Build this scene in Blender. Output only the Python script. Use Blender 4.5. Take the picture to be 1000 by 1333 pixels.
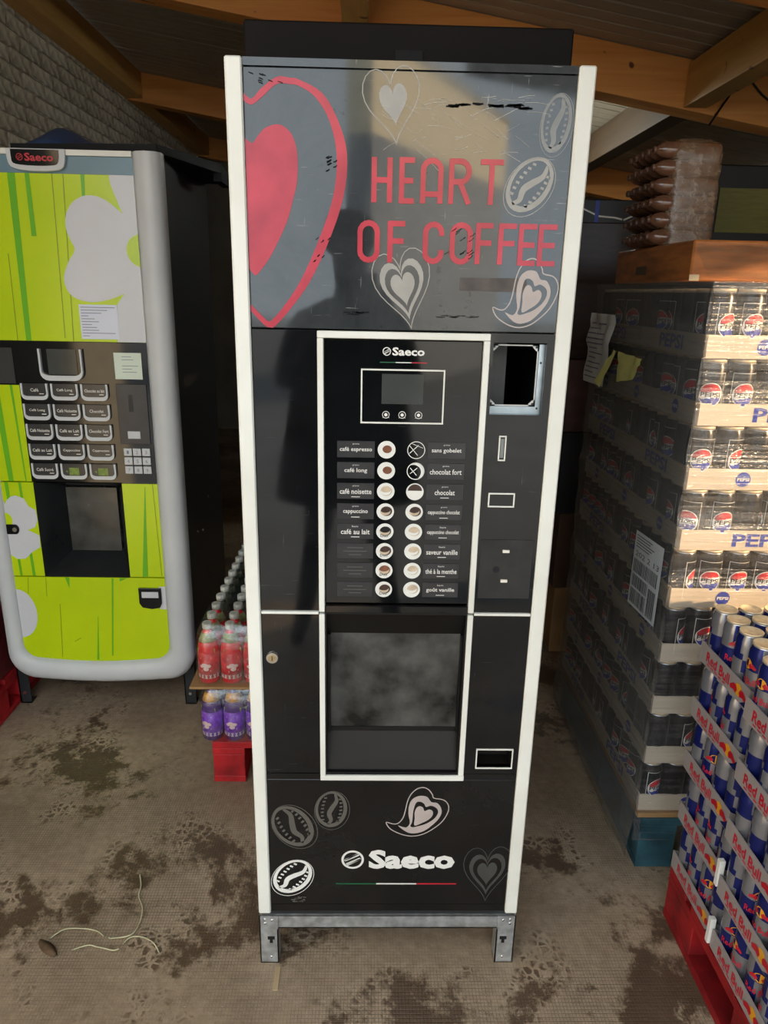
import bpy, bmesh, math, random
from mathutils import Vector, Matrix, noise

# ------------------------------------------------------------------ clear
for o in list(bpy.data.objects):
    bpy.data.objects.remove(o, do_unlink=True)
scene = bpy.context.scene
COL = scene.collection
random.seed(7)
PI = math.pi

# ------------------------------------------------------------------ camera
def basis(p, y, r):
    f = Vector((math.sin(y)*math.cos(p), math.cos(y)*math.cos(p), -math.sin(p)))
    right = Vector((math.cos(y), -math.sin(y), 0)); up = right.cross(f)
    return right*math.cos(r)+up*math.sin(r), -right*math.sin(r)+up*math.cos(r), f
cd = bpy.data.cameras.new('camera'); cam = bpy.data.objects.new('camera', cd); COL.objects.link(cam)
a_, b_, f_ = basis(math.radians(17.21), math.radians(1.43), math.radians(1.19))
cam.matrix_world = Matrix(((a_.x, b_.x, -f_.x, -0.060), (a_.y, b_.y, -f_.y, -1.265), (a_.z, b_.z, -f_.z, 1.485), (0, 0, 0, 1)))
cd.sensor_fit = 'HORIZONTAL'; cd.sensor_width = 36.0; cd.lens = 36.0*0.924
cd.clip_start = 0.02; cd.clip_end = 200
scene.camera = cam

# ------------------------------------------------------------------ world, sun, exposure
world = bpy.data.worlds.new('world'); scene.world = world; world.use_nodes = True
wn = world.node_tree.nodes; wn.clear()
bg = wn.new('ShaderNodeBackground'); wo = wn.new('ShaderNodeOutputWorld')
bg.inputs['Color'].default_value = (0.80, 0.92, 1.0, 1); bg.inputs['Strength'].default_value = 2.5
world.node_tree.links.new(bg.outputs[0], wo.inputs[0])
sl = bpy.data.lights.new('sun', 'SUN'); sun = bpy.data.objects.new('sun', sl); COL.objects.link(sun)
sl.energy = 26.0; sl.angle = math.radians(1.0); sl.color = (1.0, 0.84, 0.64)
SUN_TO = Vector((0.80, -0.50, 0.20)).normalized()        # direction towards the sun
sun.rotation_euler = SUN_TO.to_track_quat('Z', 'Y').to_euler()
vs = scene.view_settings
vs.view_transform = 'Standard'; vs.look = 'None'; vs.gamma = 1.0; vs.use_curve_mapping = False
vs.exposure = 0.35

# ------------------------------------------------------------------ materials
MATS = {}
def lin(c):
    return tuple((x/12.92 if x <= .04045 else ((x+.055)/1.055)**2.4) for x in c)
def rgb(r, g, b): return lin((r/255., g/255., b/255.))
def mat(name, c, rough=.5, metal=0., var=.12, scale=8., bump=0., bscale=60., coat=0., stretch=None, rvar=0., c2=None, trans=0., ior=1.45, alpha=1., spec=.5):
    if name in MATS: return MATS[name]
    m = bpy.data.materials.new(name); m.use_nodes = True; nt = m.node_tree; N = nt.nodes; L = nt.links
    p = N['Principled BSDF']
    p.inputs['Roughness'].default_value = rough; p.inputs['Metallic'].default_value = metal
    p.inputs['Coat Weight'].default_value = coat; p.inputs['Coat Roughness'].default_value = .06
    p.inputs['Transmission Weight'].default_value = trans; p.inputs['IOR'].default_value = ior
    p.inputs['Specular IOR Level'].default_value = spec
    if alpha < 1: p.inputs['Alpha'].default_value = alpha
    tc = N.new('ShaderNodeTexCoord'); mp = N.new('ShaderNodeMapping'); L.new(tc.outputs['Object'], mp.inputs[0])
    if stretch: mp.inputs['Scale'].default_value = stretch
    nz = N.new('ShaderNodeTexNoise'); nz.inputs['Scale'].default_value = scale; nz.inputs['Detail'].default_value = 4.
    L.new(mp.outputs[0], nz.inputs['Vector'])
    cr = N.new('ShaderNodeValToRGB'); L.new(nz.outputs['Fac'], cr.inputs[0])
    lo = [x*(1-var) for x in c]; hi = [min(1, x*(1+var)) for x in (c2 or c)]
    cr.color_ramp.elements[0].position = .3; cr.color_ramp.elements[1].position = .7
    cr.color_ramp.elements[0].color = (*lo, 1); cr.color_ramp.elements[1].color = (*hi, 1)
    L.new(cr.outputs[0], p.inputs['Base Color'])
    if rvar:
        mr = N.new('ShaderNodeMapRange'); mr.inputs['From Min'].default_value = .3; mr.inputs['From Max'].default_value = .7
        mr.inputs['To Min'].default_value = max(.02, rough-rvar); mr.inputs['To Max'].default_value = rough+rvar
        L.new(nz.outputs['Fac'], mr.inputs[0]); L.new(mr.outputs[0], p.inputs['Roughness'])
    if bump:
        n2 = N.new('ShaderNodeTexNoise'); n2.inputs['Scale'].default_value = bscale; n2.inputs['Detail'].default_value = 3.
        L.new(mp.outputs[0], n2.inputs['Vector'])
        bp = N.new('ShaderNodeBump'); bp.inputs['Strength'].default_value = bump; bp.inputs['Distance'].default_value = .004
        L.new(n2.outputs['Fac'], bp.inputs['Height']); L.new(bp.outputs[0], p.inputs['Normal'])
    MATS[name] = m; return m

def mixnode(N, L, fac, a, b, mode='MIX'):
    x = N.new('ShaderNodeMix'); x.data_type = 'RGBA'; x.blend_type = mode
    if hasattr(fac, 'is_linked') or hasattr(fac, 'links'): L.new(fac, x.inputs[0])
    else: x.inputs[0].default_value = fac
    for v, i in ((a, 6), (b, 7)):
        if isinstance(v, tuple): x.inputs[i].default_value = (*v, 1)
        else: L.new(v, x.inputs[i])
    return x.outputs[2]
def ramp(N, L, src, p0, p1, c0=(0, 0, 0), c1=(1, 1, 1)):
    r = N.new('ShaderNodeValToRGB'); L.new(src, r.inputs[0])
    r.color_ramp.elements[0].position = p0; r.color_ramp.elements[1].position = p1
    r.color_ramp.elements[0].color = (*c0, 1); r.color_ramp.elements[1].color = (*c1, 1)
    return r.outputs[0]
def newmat(name):
    m = bpy.data.materials.new(name); m.use_nodes = True; MATS[name] = m
    return m, m.node_tree.nodes, m.node_tree.links, m.node_tree.nodes['Principled BSDF']
def tnoise(N, L, vec, scale, detail=4., rough=.55, dist=0.):
    n = N.new('ShaderNodeTexNoise'); n.inputs['Scale'].default_value = scale; n.inputs['Detail'].default_value = detail
    n.inputs['Roughness'].default_value = rough; n.inputs['Distortion'].default_value = dist
    L.new(vec, n.inputs['Vector']); return n.outputs['Fac']
def tmap(N, L, sc=(1, 1, 1), rot=(0, 0, 0)):
    tc = N.new('ShaderNodeTexCoord'); mp = N.new('ShaderNodeMapping'); L.new(tc.outputs['Object'], mp.inputs[0])
    mp.inputs['Scale'].default_value = sc; mp.inputs['Rotation'].default_value = rot; return mp.outputs[0]
def math_(N, L, op, a, b):
    x = N.new('ShaderNodeMath'); x.operation = op
    for v, i in ((a, 0), (b, 1)):
        if isinstance(v, (int, float)): x.inputs[i].default_value = v
        else: L.new(v, x.inputs[i])
    return x.outputs[0]

# floor: worn ribbed grey-brown covering with wet, muddy tracks
def floor_material():
    m, N, L, p = newmat('worn_floor')
    v = tmap(N, L)
    base = ramp(N, L, tnoise(N, L, v, 2.2, 6, .6), .3, .72, rgb(136, 117, 95), rgb(192, 171, 145))
    fine = ramp(N, L, tnoise(N, L, v, 38, 5, .7), .3, .7, (.72, .70, .68), (1.1, 1.1, 1.1))
    c = mixnode(N, L, 1.0, base, fine, 'MULTIPLY')
    sep = N.new('ShaderNodeSeparateXYZ'); L.new(v, sep.inputs[0])
    gx = math_(N, L, 'SINE', math_(N, L, 'MULTIPLY', sep.outputs[0], 2*PI/.0075), 0.)
    gy = math_(N, L, 'SINE', math_(N, L, 'MULTIPLY', sep.outputs[1], 2*PI/.0085), 0.)
    gm = math_(N, L, 'MAXIMUM', gx, gy)
    wearm = ramp(N, L, tnoise(N, L, v, 1.6, 5, .6), .40, .60)
    grid = math_(N, L, 'MULTIPLY', ramp(N, L, gm, .55, .98), wearm)
    c = mixnode(N, L, math_(N, L, 'MULTIPLY', grid, .42), c, rgb(58, 48, 38))
    wet = ramp(N, L, tnoise(N, L, v, 2.4, 12, .74, .15), .53, .575)
    treads = N.new('ShaderNodeTexVoronoi'); treads.inputs['Scale'].default_value = 52; treads.feature = 'DISTANCE_TO_EDGE'
    wv = N.new('ShaderNodeVectorMath'); wv.operation = 'ADD'; wq = N.new('ShaderNodeTexNoise'); wq.inputs['Scale'].default_value = 30; L.new(v, wq.inputs['Vector'])
    ws = N.new('ShaderNodeVectorMath'); ws.operation = 'SCALE'; ws.inputs['Scale'].default_value = .03; L.new(wq.outputs['Color'], ws.inputs[0]); L.new(v, wv.inputs[0]); L.new(ws.outputs[0], wv.inputs[1])
    L.new(wv.outputs[0], treads.inputs['Vector'])
    tr = ramp(N, L, treads.outputs['Distance'], .10, .22)
    tmask = ramp(N, L, tnoise(N, L, v, 4.4, 6, .65), .53, .60)
    tread = math_(N, L, 'MULTIPLY', tr, tmask)
    dirt = math_(N, L, 'MAXIMUM', math_(N, L, 'MULTIPLY', wet, .85), math_(N, L, 'MULTIPLY', tread, .8))
    c = mixnode(N, L, dirt, c, rgb(72, 52, 36))
    spk = ramp(N, L, tnoise(N, L, v, 90, 2, .5), .74, .78)
    c = mixnode(N, L, math_(N, L, 'MULTIPLY', spk, .5), c, rgb(200, 192, 178))
    L.new(c, p.inputs['Base Color'])
    L.new(ramp(N, L, dirt, 0., 1., (.62, .62, .62), (.34, .34, .34)), p.inputs['Roughness'])
    b = N.new('ShaderNodeBump'); b.inputs['Strength'].default_value = .5; b.inputs['Distance'].default_value = .003
    h = math_(N, L, 'ADD', math_(N, L, 'MULTIPLY', grid, -.6), tnoise(N, L, v, 50, 5, .6))
    L.new(h, b.inputs['Height']); L.new(b.outputs[0], p.inputs['Normal'])
    return m
# black lacquered panel with smears, scratches and rubbed marks
def panel_material(name, base, hazec, haze, scr, rough, marks=0., spec=.5):
    m, N, L, p = newmat(name); p.inputs['Specular IOR Level'].default_value = spec
    v = tmap(N, L)
    sm = tnoise(N, L, v, 5.5, 7, .65, .6)
    c = mixnode(N, L, math_(N, L, 'MULTIPLY', ramp(N, L, sm, .32, .75), haze), base, hazec)
    s1 = tnoise(N, L, tmap(N, L, (14, 14, 260), (0, .5, 0)), 1.0, 3, .6)
    s2 = tnoise(N, L, tmap(N, L, (160, 14, 12), (0, .25, 0)), 1.0, 3, .6)
    sc = math_(N, L, 'MAXIMUM', ramp(N, L, s1, .66, .74), ramp(N, L, s2, .68, .76))
    sc = math_(N, L, 'MULTIPLY', sc, ramp(N, L, tnoise(N, L, v, 7., 2), .45, .65))
    c = mixnode(N, L, math_(N, L, 'MULTIPLY', sc, scr), c, (.5, .5, .5))
    if marks:
        mk = math_(N, L, 'MULTIPLY', ramp(N, L, tnoise(N, L, v, 60, 5, .7), .60, .64), ramp(N, L, tnoise(N, L, v, 6., 2), .56, .62))
        c = mixnode(N, L, math_(N, L, 'MULTIPLY', mk, marks), c, (.006, .006, .007))
    L.new(c, p.inputs['Base Color'])
    rr = N.new('ShaderNodeMapRange'); rr.inputs['To Min'].default_value = rough*.55; rr.inputs['To Max'].default_value = rough*1.7
    rr.inputs['From Min'].default_value = .3; rr.inputs['From Max'].default_value = .7
    L.new(sm, rr.inputs[0]); L.new(rr.outputs[0], p.inputs['Roughness'])
    return m
def wood_material(name, c1, c2, c3, along='X', sc=1.):
    m, N, L, p = newmat(name)
    s = {'X': (.9, 14, 14), 'Y': (14, .9, 14), 'Z': (14, 14, .9)}[along]
    g = tnoise(N, L, tmap(N, L, tuple(x*sc for x in s)), 1.5, 6, .6, .8)
    c = mixnode(N, L, ramp(N, L, g, .3, .7), c1, c2)
    kn = tnoise(N, L, tmap(N, L, (7, 9, 9)), 1.7, 1.5, .4)
    c = mixnode(N, L, ramp(N, L, kn, .73, .77), c, c3)
    L.new(c, p.inputs['Base Color']); p.inputs['Roughness'].default_value = .55
    b = N.new('ShaderNodeBump'); b.inputs['Strength'].default_value = .25; b.inputs['Distance'].default_value = .002
    L.new(g, b.inputs['Height']); L.new(b.outputs[0], p.inputs['Normal'])
    return m
# thin clear packaging film: mostly see-through, streaks of gloss and milky folds
def film_material(name, milk, lo, hi, stretch, tint=(.8, .78, .75), sc=1., clear=(.93, .92, .91)):
    m, N, L, p = newmat(name)
    out = N['Material Output']; N.remove(p)
    v = tmap(N, L, stretch)
    n1 = tnoise(N, L, v, 6*sc, 6, .62, .5); n2 = tnoise(N, L, tmap(N, L), 2.3*sc, 3)
    fac = N.new('ShaderNodeMapRange'); fac.inputs['From Min'].default_value = .38; fac.inputs['From Max'].default_value = .68
    fac.inputs['To Min'].default_value = lo; fac.inputs['To Max'].default_value = hi
    L.new(math_(N, L, 'ADD', math_(N, L, 'MULTIPLY', n1, .75), math_(N, L, 'MULTIPLY', n2, .25)), fac.inputs[0])
    tr = N.new('ShaderNodeBsdfTransparent'); tr.inputs[0].default_value = (*clear, 1)
    gl = N.new('ShaderNodeBsdfGlossy'); gl.inputs['Roughness'].default_value = .18; gl.inputs['Color'].default_value = (1, 1, 1, 1)
    df = N.new('ShaderNodeBsdfDiffuse'); df.inputs['Color'].default_value = (*tint, 1)
    b = N.new('ShaderNodeBump'); b.inputs['Strength'].default_value = .55; b.inputs['Distance'].default_value = .004
    L.new(n1, b.inputs['Height']); L.new(b.outputs[0], gl.inputs['Normal']); L.new(b.outputs[0], df.inputs['Normal'])
    mx = N.new('ShaderNodeMixShader'); mx.inputs[0].default_value = milk; L.new(gl.outputs[0], mx.inputs[1]); L.new(df.outputs[0], mx.inputs[2])
    m2 = N.new('ShaderNodeMixShader'); L.new(fac.outputs[0], m2.inputs[0]); L.new(tr.outputs[0], m2.inputs[1]); L.new(mx.outputs[0], m2.inputs[2])
    L.new(m2.outputs[0], out.inputs[0])
    return m

M_floor = floor_material()
M_panel = panel_material('black_lacquer_panel', (.004, .0042, .005), (.012, .013, .014), .6, .2, .05)
M_upper = panel_material('scratched_sky_sheen_panel', (.026, .029, .032), (.070, .075, .078), .9, .9, .05, .95, .6)  # sheen of the reflected sky put into a greyer colour, plus scratches
M_low = panel_material('matt_black_panel', (.004, .004, .0045), (.010, .010, .010), .7, .06, .2)
M_ctrl = panel_material('black_control_glass', (.003, .0035, .004), (.010, .011, .012), .6, .10, .06)
M_alu = mat('white_aluminium', rgb(222, 220, 210), .38, 0., .04, 5, c2=rgb(232, 231, 223))
M_cab = mat('black_sheet_metal', (.022, .024, .026), .36, 0., .3, 4)
M_dark = mat('dark_inner_plastic', (.004, .004, .004), .4, 0., .3, 6)
M_brown = mat('dark_brown_plastic', (.009, .0065, .005), .45, 0., .25, 6)
M_galv = mat('galvanised_steel', (.50, .52, .53), .42, .75, .28, 45, bump=.05, rvar=.1)
M_zinc = mat('bluish_zinc_plate', (.42, .49, .53), .35, .6, .2, 30)
M_chrome = mat('chrome', (.78, .78, .76), .16, 1., .06, 10)
M_white = mat('white_print', rgb(225, 222, 216), .35, 0., .03, 20)
M_grey1 = mat('pale_grey_print', rgb(158, 154, 148), .35, 0., .1, 30)
M_taupe = mat('taupe_print', rgb(178, 165, 160), .35, 0., .06, 30)
M_soft = mat('soft_grey_print', rgb(128, 128, 126), .22, 0., .1, 30)
M_grey2 = mat('dim_grey_print', rgb(92, 88, 82), .35, 0., .08, 30)
M_grey3 = mat('faint_grey_print', rgb(66, 66, 64), .35, 0., .1, 30)
M_red = mat('crimson_print', rgb(176, 36, 56), .22, 0., .12, 14, c2=rgb(188, 48, 66))
M_green = mat('flag_green_print', rgb(30, 92, 62), .35, 0., .1, 30)
M_flagred = mat('flag_red_print', rgb(186, 36, 52), .35, 0., .1, 30)
M_label = mat('smoked_label_plate', (.035, .034, .036), .28, 0., .25, 18)
M_screen = mat('dead_display_glass', (.05, .055, .052), .12, 0., .3, 6)
M_cup = mat('white_cup_print', rgb(226, 224, 218), .3, 0., .04, 40)
M_coffee = mat('coffee_brown_print', rgb(120, 76, 56), .3, 0., .3, 60)
M_choc = mat('chocolate_print', rgb(66, 48, 42), .3, 0., .3, 60)
M_cream = mat('milk_foam_print', rgb(196, 176, 152), .3, 0., .2, 60)
M_glassflap = mat('smoked_flap', (.018, .018, .018), .14, 0., .5, 14, rvar=.12, c2=(.06, .058, .054))

# ------------------------------------------------------------------ mesh builder
TXT = {}
def text2d(s, off=0.):
    k = (s, off)
    if k in TXT: return TXT[k]
    cu = bpy.data.curves.new('t', 'FONT'); cu.body = s; cu.offset = off; cu.resolution_u = 2
    o = bpy.data.objects.new('t', cu); COL.objects.link(o)
    dg = bpy.context.evaluated_depsgraph_get(); me = o.evaluated_get(dg).to_mesh()
    vs_ = [(v.co.x, v.co.y) for v in me.vertices]; fs = [tuple(p.vertices) for p in me.polygons]
    o.evaluated_get(dg).to_mesh_clear(); bpy.data.objects.remove(o); bpy.data.curves.remove(cu)
    xs = [v[0] for v in vs_]; ys = [v[1] for v in vs_]
    x0, x1, y0, y1 = min(xs), max(xs), min(ys), max(ys)
    vs_ = [((x-x0)/(x1-x0), (y-y0)/(y1-y0)) for x, y in vs_]
    TXT[k] = (vs_, fs, (x1-x0)/(y1-y0)); return TXT[k]
def smooth(pts, n=4, closed=False):
    out = []; k = len(pts)
    rng = range(k) if closed else range(k-1)
    for i in rng:
        if closed: p0, p1, p2, p3 = pts[(i-1) % k], pts[i], pts[(i+1) % k], pts[(i+2) % k]
        else: p0, p1, p2, p3 = pts[max(i-1, 0)], pts[i], pts[i+1], pts[min(i+2, k-1)]
        for j in range(n):
            t = j/n
            out.append(tuple(.5*((2*b)+(-a+c)*t+(2*a-5*b+4*c-d)*t*t+(-a+3*b-3*c+d)*t**3) for a, b, c, d in zip(p0, p1, p2, p3)))
    if not closed: out.append(tuple(pts[-1]))
    return out
class MB:
    def __init__(s): s.v = []; s.f = []; s.m = []; s.sm = []
    def add(s, vs_, fs, mi=0, smooth_=False):
        b = len(s.v); s.v += [tuple(x) for x in vs_]
        for f in fs: s.f.append(tuple(b+i for i in f)); s.m.append(mi); s.sm.append(smooth_)
        return s
    def box(s, x0, x1, y0, y1, z0, z1, mi=0, c=0.):
        if not c:
            return s.add([(x, y, z) for z in (z0, z1) for y in (y0, y1) for x in (x0, x1)],
                         [(0, 2, 3, 1), (4, 5, 7, 6), (0, 1, 5, 4), (2, 6, 7, 3), (0, 4, 6, 2), (1, 3, 7, 5)], mi)
        lo = (x0, y0, z0); hi = (x1, y1, z1); V = []; idx = {}
        for sx in (0, 1):
            for sy in (0, 1):
                for sz in (0, 1):
                    for ax in range(3):
                        p = []
                        for k, sgn in enumerate((sx, sy, sz)):
                            e = hi[k] if sgn else lo[k]
                            p.append(e if k == ax else (e-c if sgn else e+c))
                        idx[(sx, sy, sz, ax)] = len(V); V.append(tuple(p))
        F = []
        for ax in range(3):
            u, w = [k for k in range(3) if k != ax]
            for sg in (0, 1):
                q = []
                for a, b in ((0, 0), (1, 0), (1, 1), (0, 1)):
                    t = [0, 0, 0]; t[ax] = sg; t[u] = a; t[w] = b; q.append(idx[(*t, ax)])
                if (sg == 1) != (ax != 1): q = q[::-1]
                F.append(tuple(q))
        for ax in range(3):
            u, w = [k for k in range(3) if k != ax]
            for a in (0, 1):
                for b in (0, 1):
                    t0 = [0, 0, 0]; t1 = [0, 0, 0]; t1[ax] = 1; t0[u] = t1[u] = a; t0[w] = t1[w] = b
                    F.append((idx[(*t0, u)], idx[(*t1, u)], idx[(*t1, w)], idx[(*t0, w)]))
        for sx in (0, 1):
            for sy in (0, 1):
                for sz in (0, 1): F.append(tuple(idx[(sx, sy, sz, k)] for k in range(3)))
        return s.add(V, F, mi)
    def prism(s, poly, y0, y1, mi=0, ax='y'):
        n = len(poly)
        conv = {'y': lambda a, b, h: (a, h, b), 'x': lambda a, b, h: (h, a, b), 'z': lambda a, b, h: (a, b, h)}[ax]
        V = [conv(a, b, y0) for a, b in poly]+[conv(a, b, y1) for a, b in poly]
        F = [tuple(range(n)), tuple(range(2*n-1, n-1, -1))]+[(i, n+i, n+(i+1) % n, (i+1) % n) for i in range(n)]
        return s.add(V, F, mi)
    def cyl(s, c, ax, r, h, n=16, mi=0, r2=None, sm=True):
        r2 = r if r2 is None else r2; V = []
        for k, rr in ((0, r), (1, r2)):
            for i in range(n):
                t = 2*PI*i/n; a, b = rr*math.cos(t), rr*math.sin(t); hh = h*k
                V.append({'z': (c[0]+a, c[1]+b, c[2]+hh), 'y': (c[0]+a, c[1]+hh, c[2]+b), 'x': (c[0]+hh, c[1]+a, c[2]+b)}[ax])
        s.add(V, [(i, (i+1) % n, n+(i+1) % n, n+i) for i in range(n)], mi, sm)
        b = len(s.v)-2*n
        s.f += [tuple(range(b, b+n)), tuple(range(b+2*n-1, b+n-1, -1))]; s.m += [mi, mi]; s.sm += [False, False]
        return s
    def lathe(s, prof, n=20, mis=None, c=(0, 0, 0), ax='z', sm=True):
        V = []
        for r, z in prof:
            for i in range(n):
                t = 2*PI*i/n; a, b = r*math.cos(t), r*math.sin(t)
                V.append((c[0]+a, c[1]+b, c[2]+z) if ax == 'z' else (c[0]+z, c[1]+a, c[2]+b))
        for k in range(len(prof)-1):
            b = k*n
            s.add([], [], 0)
        base = len(s.v); s.v += V
        for k in range(len(prof)-1):
            for i in range(n):
                j = (i+1) % n
                s.f.append((base+k*n+i, base+k*n+j, base+(k+1)*n+j, base+(k+1)*n+i)); s.m.append(mis[k] if mis else 0); s.sm.append(sm)
        s.f.append(tuple(base+i for i in reversed(range(n)))); s.m.append(mis[0] if mis else 0); s.sm.append(False)
        e = base+(len(prof)-1)*n
        s.f.append(tuple(e+i for i in range(n))); s.m.append(mis[-1] if mis else 0); s.sm.append(False)
        return s
    def tube(s, pts, r, n=6, mi=0):
        P = [Vector(p) for p in pts]; base = len(s.v); k = len(P)
        for i, p in enumerate(P):
            d = (P[min(i+1, k-1)]-P[max(i-1, 0)]).normalized()
            u = d.cross(Vector((0, 0, 1))); u = u.normalized() if u.length > .01 else Vector((1, 0, 0)); w = u.cross(d)
            rr = r[i] if isinstance(r, (list, tuple)) else r
            for j in range(n):
                t = 2*PI*j/n; s.v.append(tuple(p+u*rr*math.cos(t)+w*rr*math.sin(t)))
        for i in range(k-1):
            for j in range(n):
                a = base+i*n+j; b = base+i*n+(j+1) % n
                s.f.append((a, b, b+n, a+n)); s.m.append(mi); s.sm.append(True)
        s.f.append(tuple(base+j for j in range(n))); s.f.append(tuple(base+(k-1)*n+j for j in reversed(range(n)))); s.m += [mi, mi]; s.sm += [False]*2
        return s
    def ribbon(s, pts, w, y, closed=False, mi=0):            # flat stroke in the xz plane, facing -y
        k = len(pts); L_, R_ = [], []
        for i in range(k):
            a = pts[(i-1) % k] if closed else pts[max(i-1, 0)]; b = pts[(i+1) % k] if closed else pts[min(i+1, k-1)]
            dx, dz = b[0]-a[0], b[1]-a[1]; l = math.hypot(dx, dz) or 1.
            nx, nz = -dz/l, dx/l; ww = (w[i] if isinstance(w, (list, tuple)) else w)/2
            L_.append((pts[i][0]+nx*ww, y, pts[i][1]+nz*ww)); R_.append((pts[i][0]-nx*ww, y, pts[i][1]-nz*ww))
        V = L_+R_; n = k if closed else k-1
        return s.add(V, [(i, k+i, k+(i+1) % k, (i+1) % k) for i in range(n)], mi)
    def stroke(s, pts, w, y, mi=0):                          # segments with square joins
        for i in range(len(pts)-1): s.ribbon([pts[i], pts[i+1]], w, y, False, mi)
        return s
    def fill(s, loops, y, mi=0):
        bm = bmesh.new(); E_ = []
        for lp in loops:
            vv = [bm.verts.new((x, 0, z)) for x, z in lp]
            for i in range(len(vv)): E_.append(bm.edges.new((vv[i], vv[(i+1) % len(vv)])))
        bmesh.ops.triangle_fill(bm, use_beauty=True, use_dissolve=False, edges=E_, normal=(0, -1, 0))
        bm.verts.index_update()
        V = [(v.co.x, y, v.co.z) for v in bm.verts]; F = []
        for f in bm.faces:
            q = [v.index for v in f.verts]
            if f.normal.y > 0: q = q[::-1]
            F.append(tuple(q))
        bm.free(); return s.add(V, F, mi)
    def disc(s, cx, cz, r, y, n=20, mi=0, rz=None):
        rz = rz or r
        return s.add([(cx+r*math.cos(2*PI*i/n), y, cz+rz*math.sin(2*PI*i/n)) for i in range(n)], [tuple(range(n))], mi)
    def ring(s, cx, cz, r0, r1, y, n=24, mi=0):
        V = [(cx+r*math.cos(2*PI*i/n), y, cz+r*math.sin(2*PI*i/n)) for r in (r0, r1) for i in range(n)]
        return s.add(V, [(i, n+i, n+(i+1) % n, (i+1) % n)[::-1] for i in range(n)], mi)
    def rect(s, x0, x1, z0, z1, y, mi=0):
        return s.add([(x0, y, z0), (x1, y, z0), (x1, y, z1), (x0, y, z1)], [(0, 1, 2, 3)], mi)
    def text(s, t, x0, x1, z0, z1, y, mi=0, off=0., fn=None, keep=False):
        V, F, asp = text2d(t, off)
        if keep:
            w = (z1-z0)*asp; c = (x0+x1)/2
            if w < x1-x0: x0, x1 = c-w/2, c+w/2
        fn = fn or (lambda a, b: (a, y, b))
        return s.add([fn(x0+a*(x1-x0), z0+b*(z1-z0)) for a, b in V], F, mi)
    def frame(s, x0, x1, z0, z1, t, y0, y1, mi=0):
        s.box(x0, x1, y0, y1, z1-t, z1, mi); s.box(x0, x1, y0, y1, z0, z0+t, mi)
        s.box(x0, x0+t, y0, y1, z0+t, z1-t, mi); return s.box(x1-t, x1, y0, y1, z0+t, z1-t, mi)
    def mesh(s, name, mats, off=(0, 0, 0)):
        me = bpy.data.meshes.new(name)
        me.from_pydata([(x-off[0], y-off[1], z-off[2]) for x, y, z in s.v], [], s.f)
        for m in (mats if isinstance(mats, (list, tuple)) else [mats]): me.materials.append(m)
        me.polygons.foreach_set('material_index', s.m); me.polygons.foreach_set('use_smooth', s.sm)
        me.update(); return me
    def build(s, name, mats, parent=None, bevel=0., loc=None):
        off = origin(parent) if parent else (loc or (0, 0, 0))
        o = bpy.data.objects.new(name, s.mesh(name, mats, off)); COL.objects.link(o)
        if parent: o.parent = parent
        else: o.location = off
        if bevel:
            b = o.modifiers.new('bevel', 'BEVEL'); b.width = bevel; b.segments = 2; b.limit_method = 'ANGLE'
        return o
def origin(o):
    while o.parent: o = o.parent
    return tuple(o.location)
def tag(o, label=None, cat=None, group=None, kind=None):
    if label: o['label'] = label
    if cat: o['category'] = cat
    if group: o['group'] = group
    if kind: o['kind'] = kind
    return o
def thing(name, loc, label=None, cat=None, group=None):
    o = bpy.data.objects.new(name, None); COL.objects.link(o); o.location = loc; o.empty_display_size = .05
    return tag(o, label, cat, group)
def inst(name, me, parent=None, loc=(0, 0, 0), rot=(0, 0, 0)):
    o = bpy.data.objects.new(name, me); COL.objects.link(o); o.parent = parent; o.location = loc; o.rotation_euler = rot
    return o
ORD = ['bottom', 'second', 'third', 'fourth', 'fifth', 'sixth', 'seventh', 'eighth', 'top']

# ================================================================== THE SETTING
def zc(x): return 2.61-.16*x                                   # underside of the sloping ceiling
WX0, WX1, WY0, WY1 = -1.75, 2.25, -2.0, 6.6
ROOF_Y = -.80                                                  # front edge of the roof; open yard beyond
fl = MB().box(WX0-.25, WX1+.25, WY0, WY1+.2, -.12, 0).build('floor', M_floor); tag(fl, kind='structure')
M_yard = mat('yard_concrete', rgb(120, 120, 120), .8, 0., .2, 1.5, bump=.3, bscale=40)
yd = MB().box(-30, 30, -40, WY0, -.12, -.005).build('yard_ground', M_yard)
tag(yd, kind='structure')

M_mortar = mat('grey_mortar', rgb(158, 148, 130), .9, 0., .25, 12, bump=.6, bscale=50)
tag(MB().prism([(.42, zc(.42)+.02), (WX1+.2, zc(WX1+.2)+.02), (WX1+.2, zc(WX1+.2)+.1), (.42, zc(.42)+.1)], -2.9, ROOF_Y-.102).build('shade_canopy', mat('shade_canopy_sheet', rgb(90, 84, 76), .8)), kind='structure')  # unseen roof piece added to cut sky light over the right front
M_brick = mat('whitewashed_brick', rgb(196, 186, 166), .85, 0., .2, 22, bump=.6, bscale=45, c2=rgb(222, 213, 196))
M_brick2 = mat('dirty_whitewashed_brick', rgb(172, 160, 138), .88, 0., .25, 22, bump=.7, bscale=40, c2=rgb(208, 198, 178))
M_plaster = mat('grey_render', rgb(120, 112, 100), .9, 0., .2, 3, bump=.4)
wl = MB().box(WX0-.22, WX0, -1.7, WY1, 0, 2.86).build('wall_left', M_mortar); tag(wl, kind='structure')
brv = []
for k in range(4):
    rr = random.Random(k+3); b = MB(); b.box(-.004, .010, -.111, .111, -.0335, .0335, 0, .004)
    b.v = [(x+(rr.uniform(-.007, .005) if x > 0 else 0), y+rr.uniform(-.005, .005), z+rr.uniform(-.004, .004)) for x, y, z in b.v]
    brv.append(b.mesh('brick', M_brick if k % 2 else M_brick2))
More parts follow.
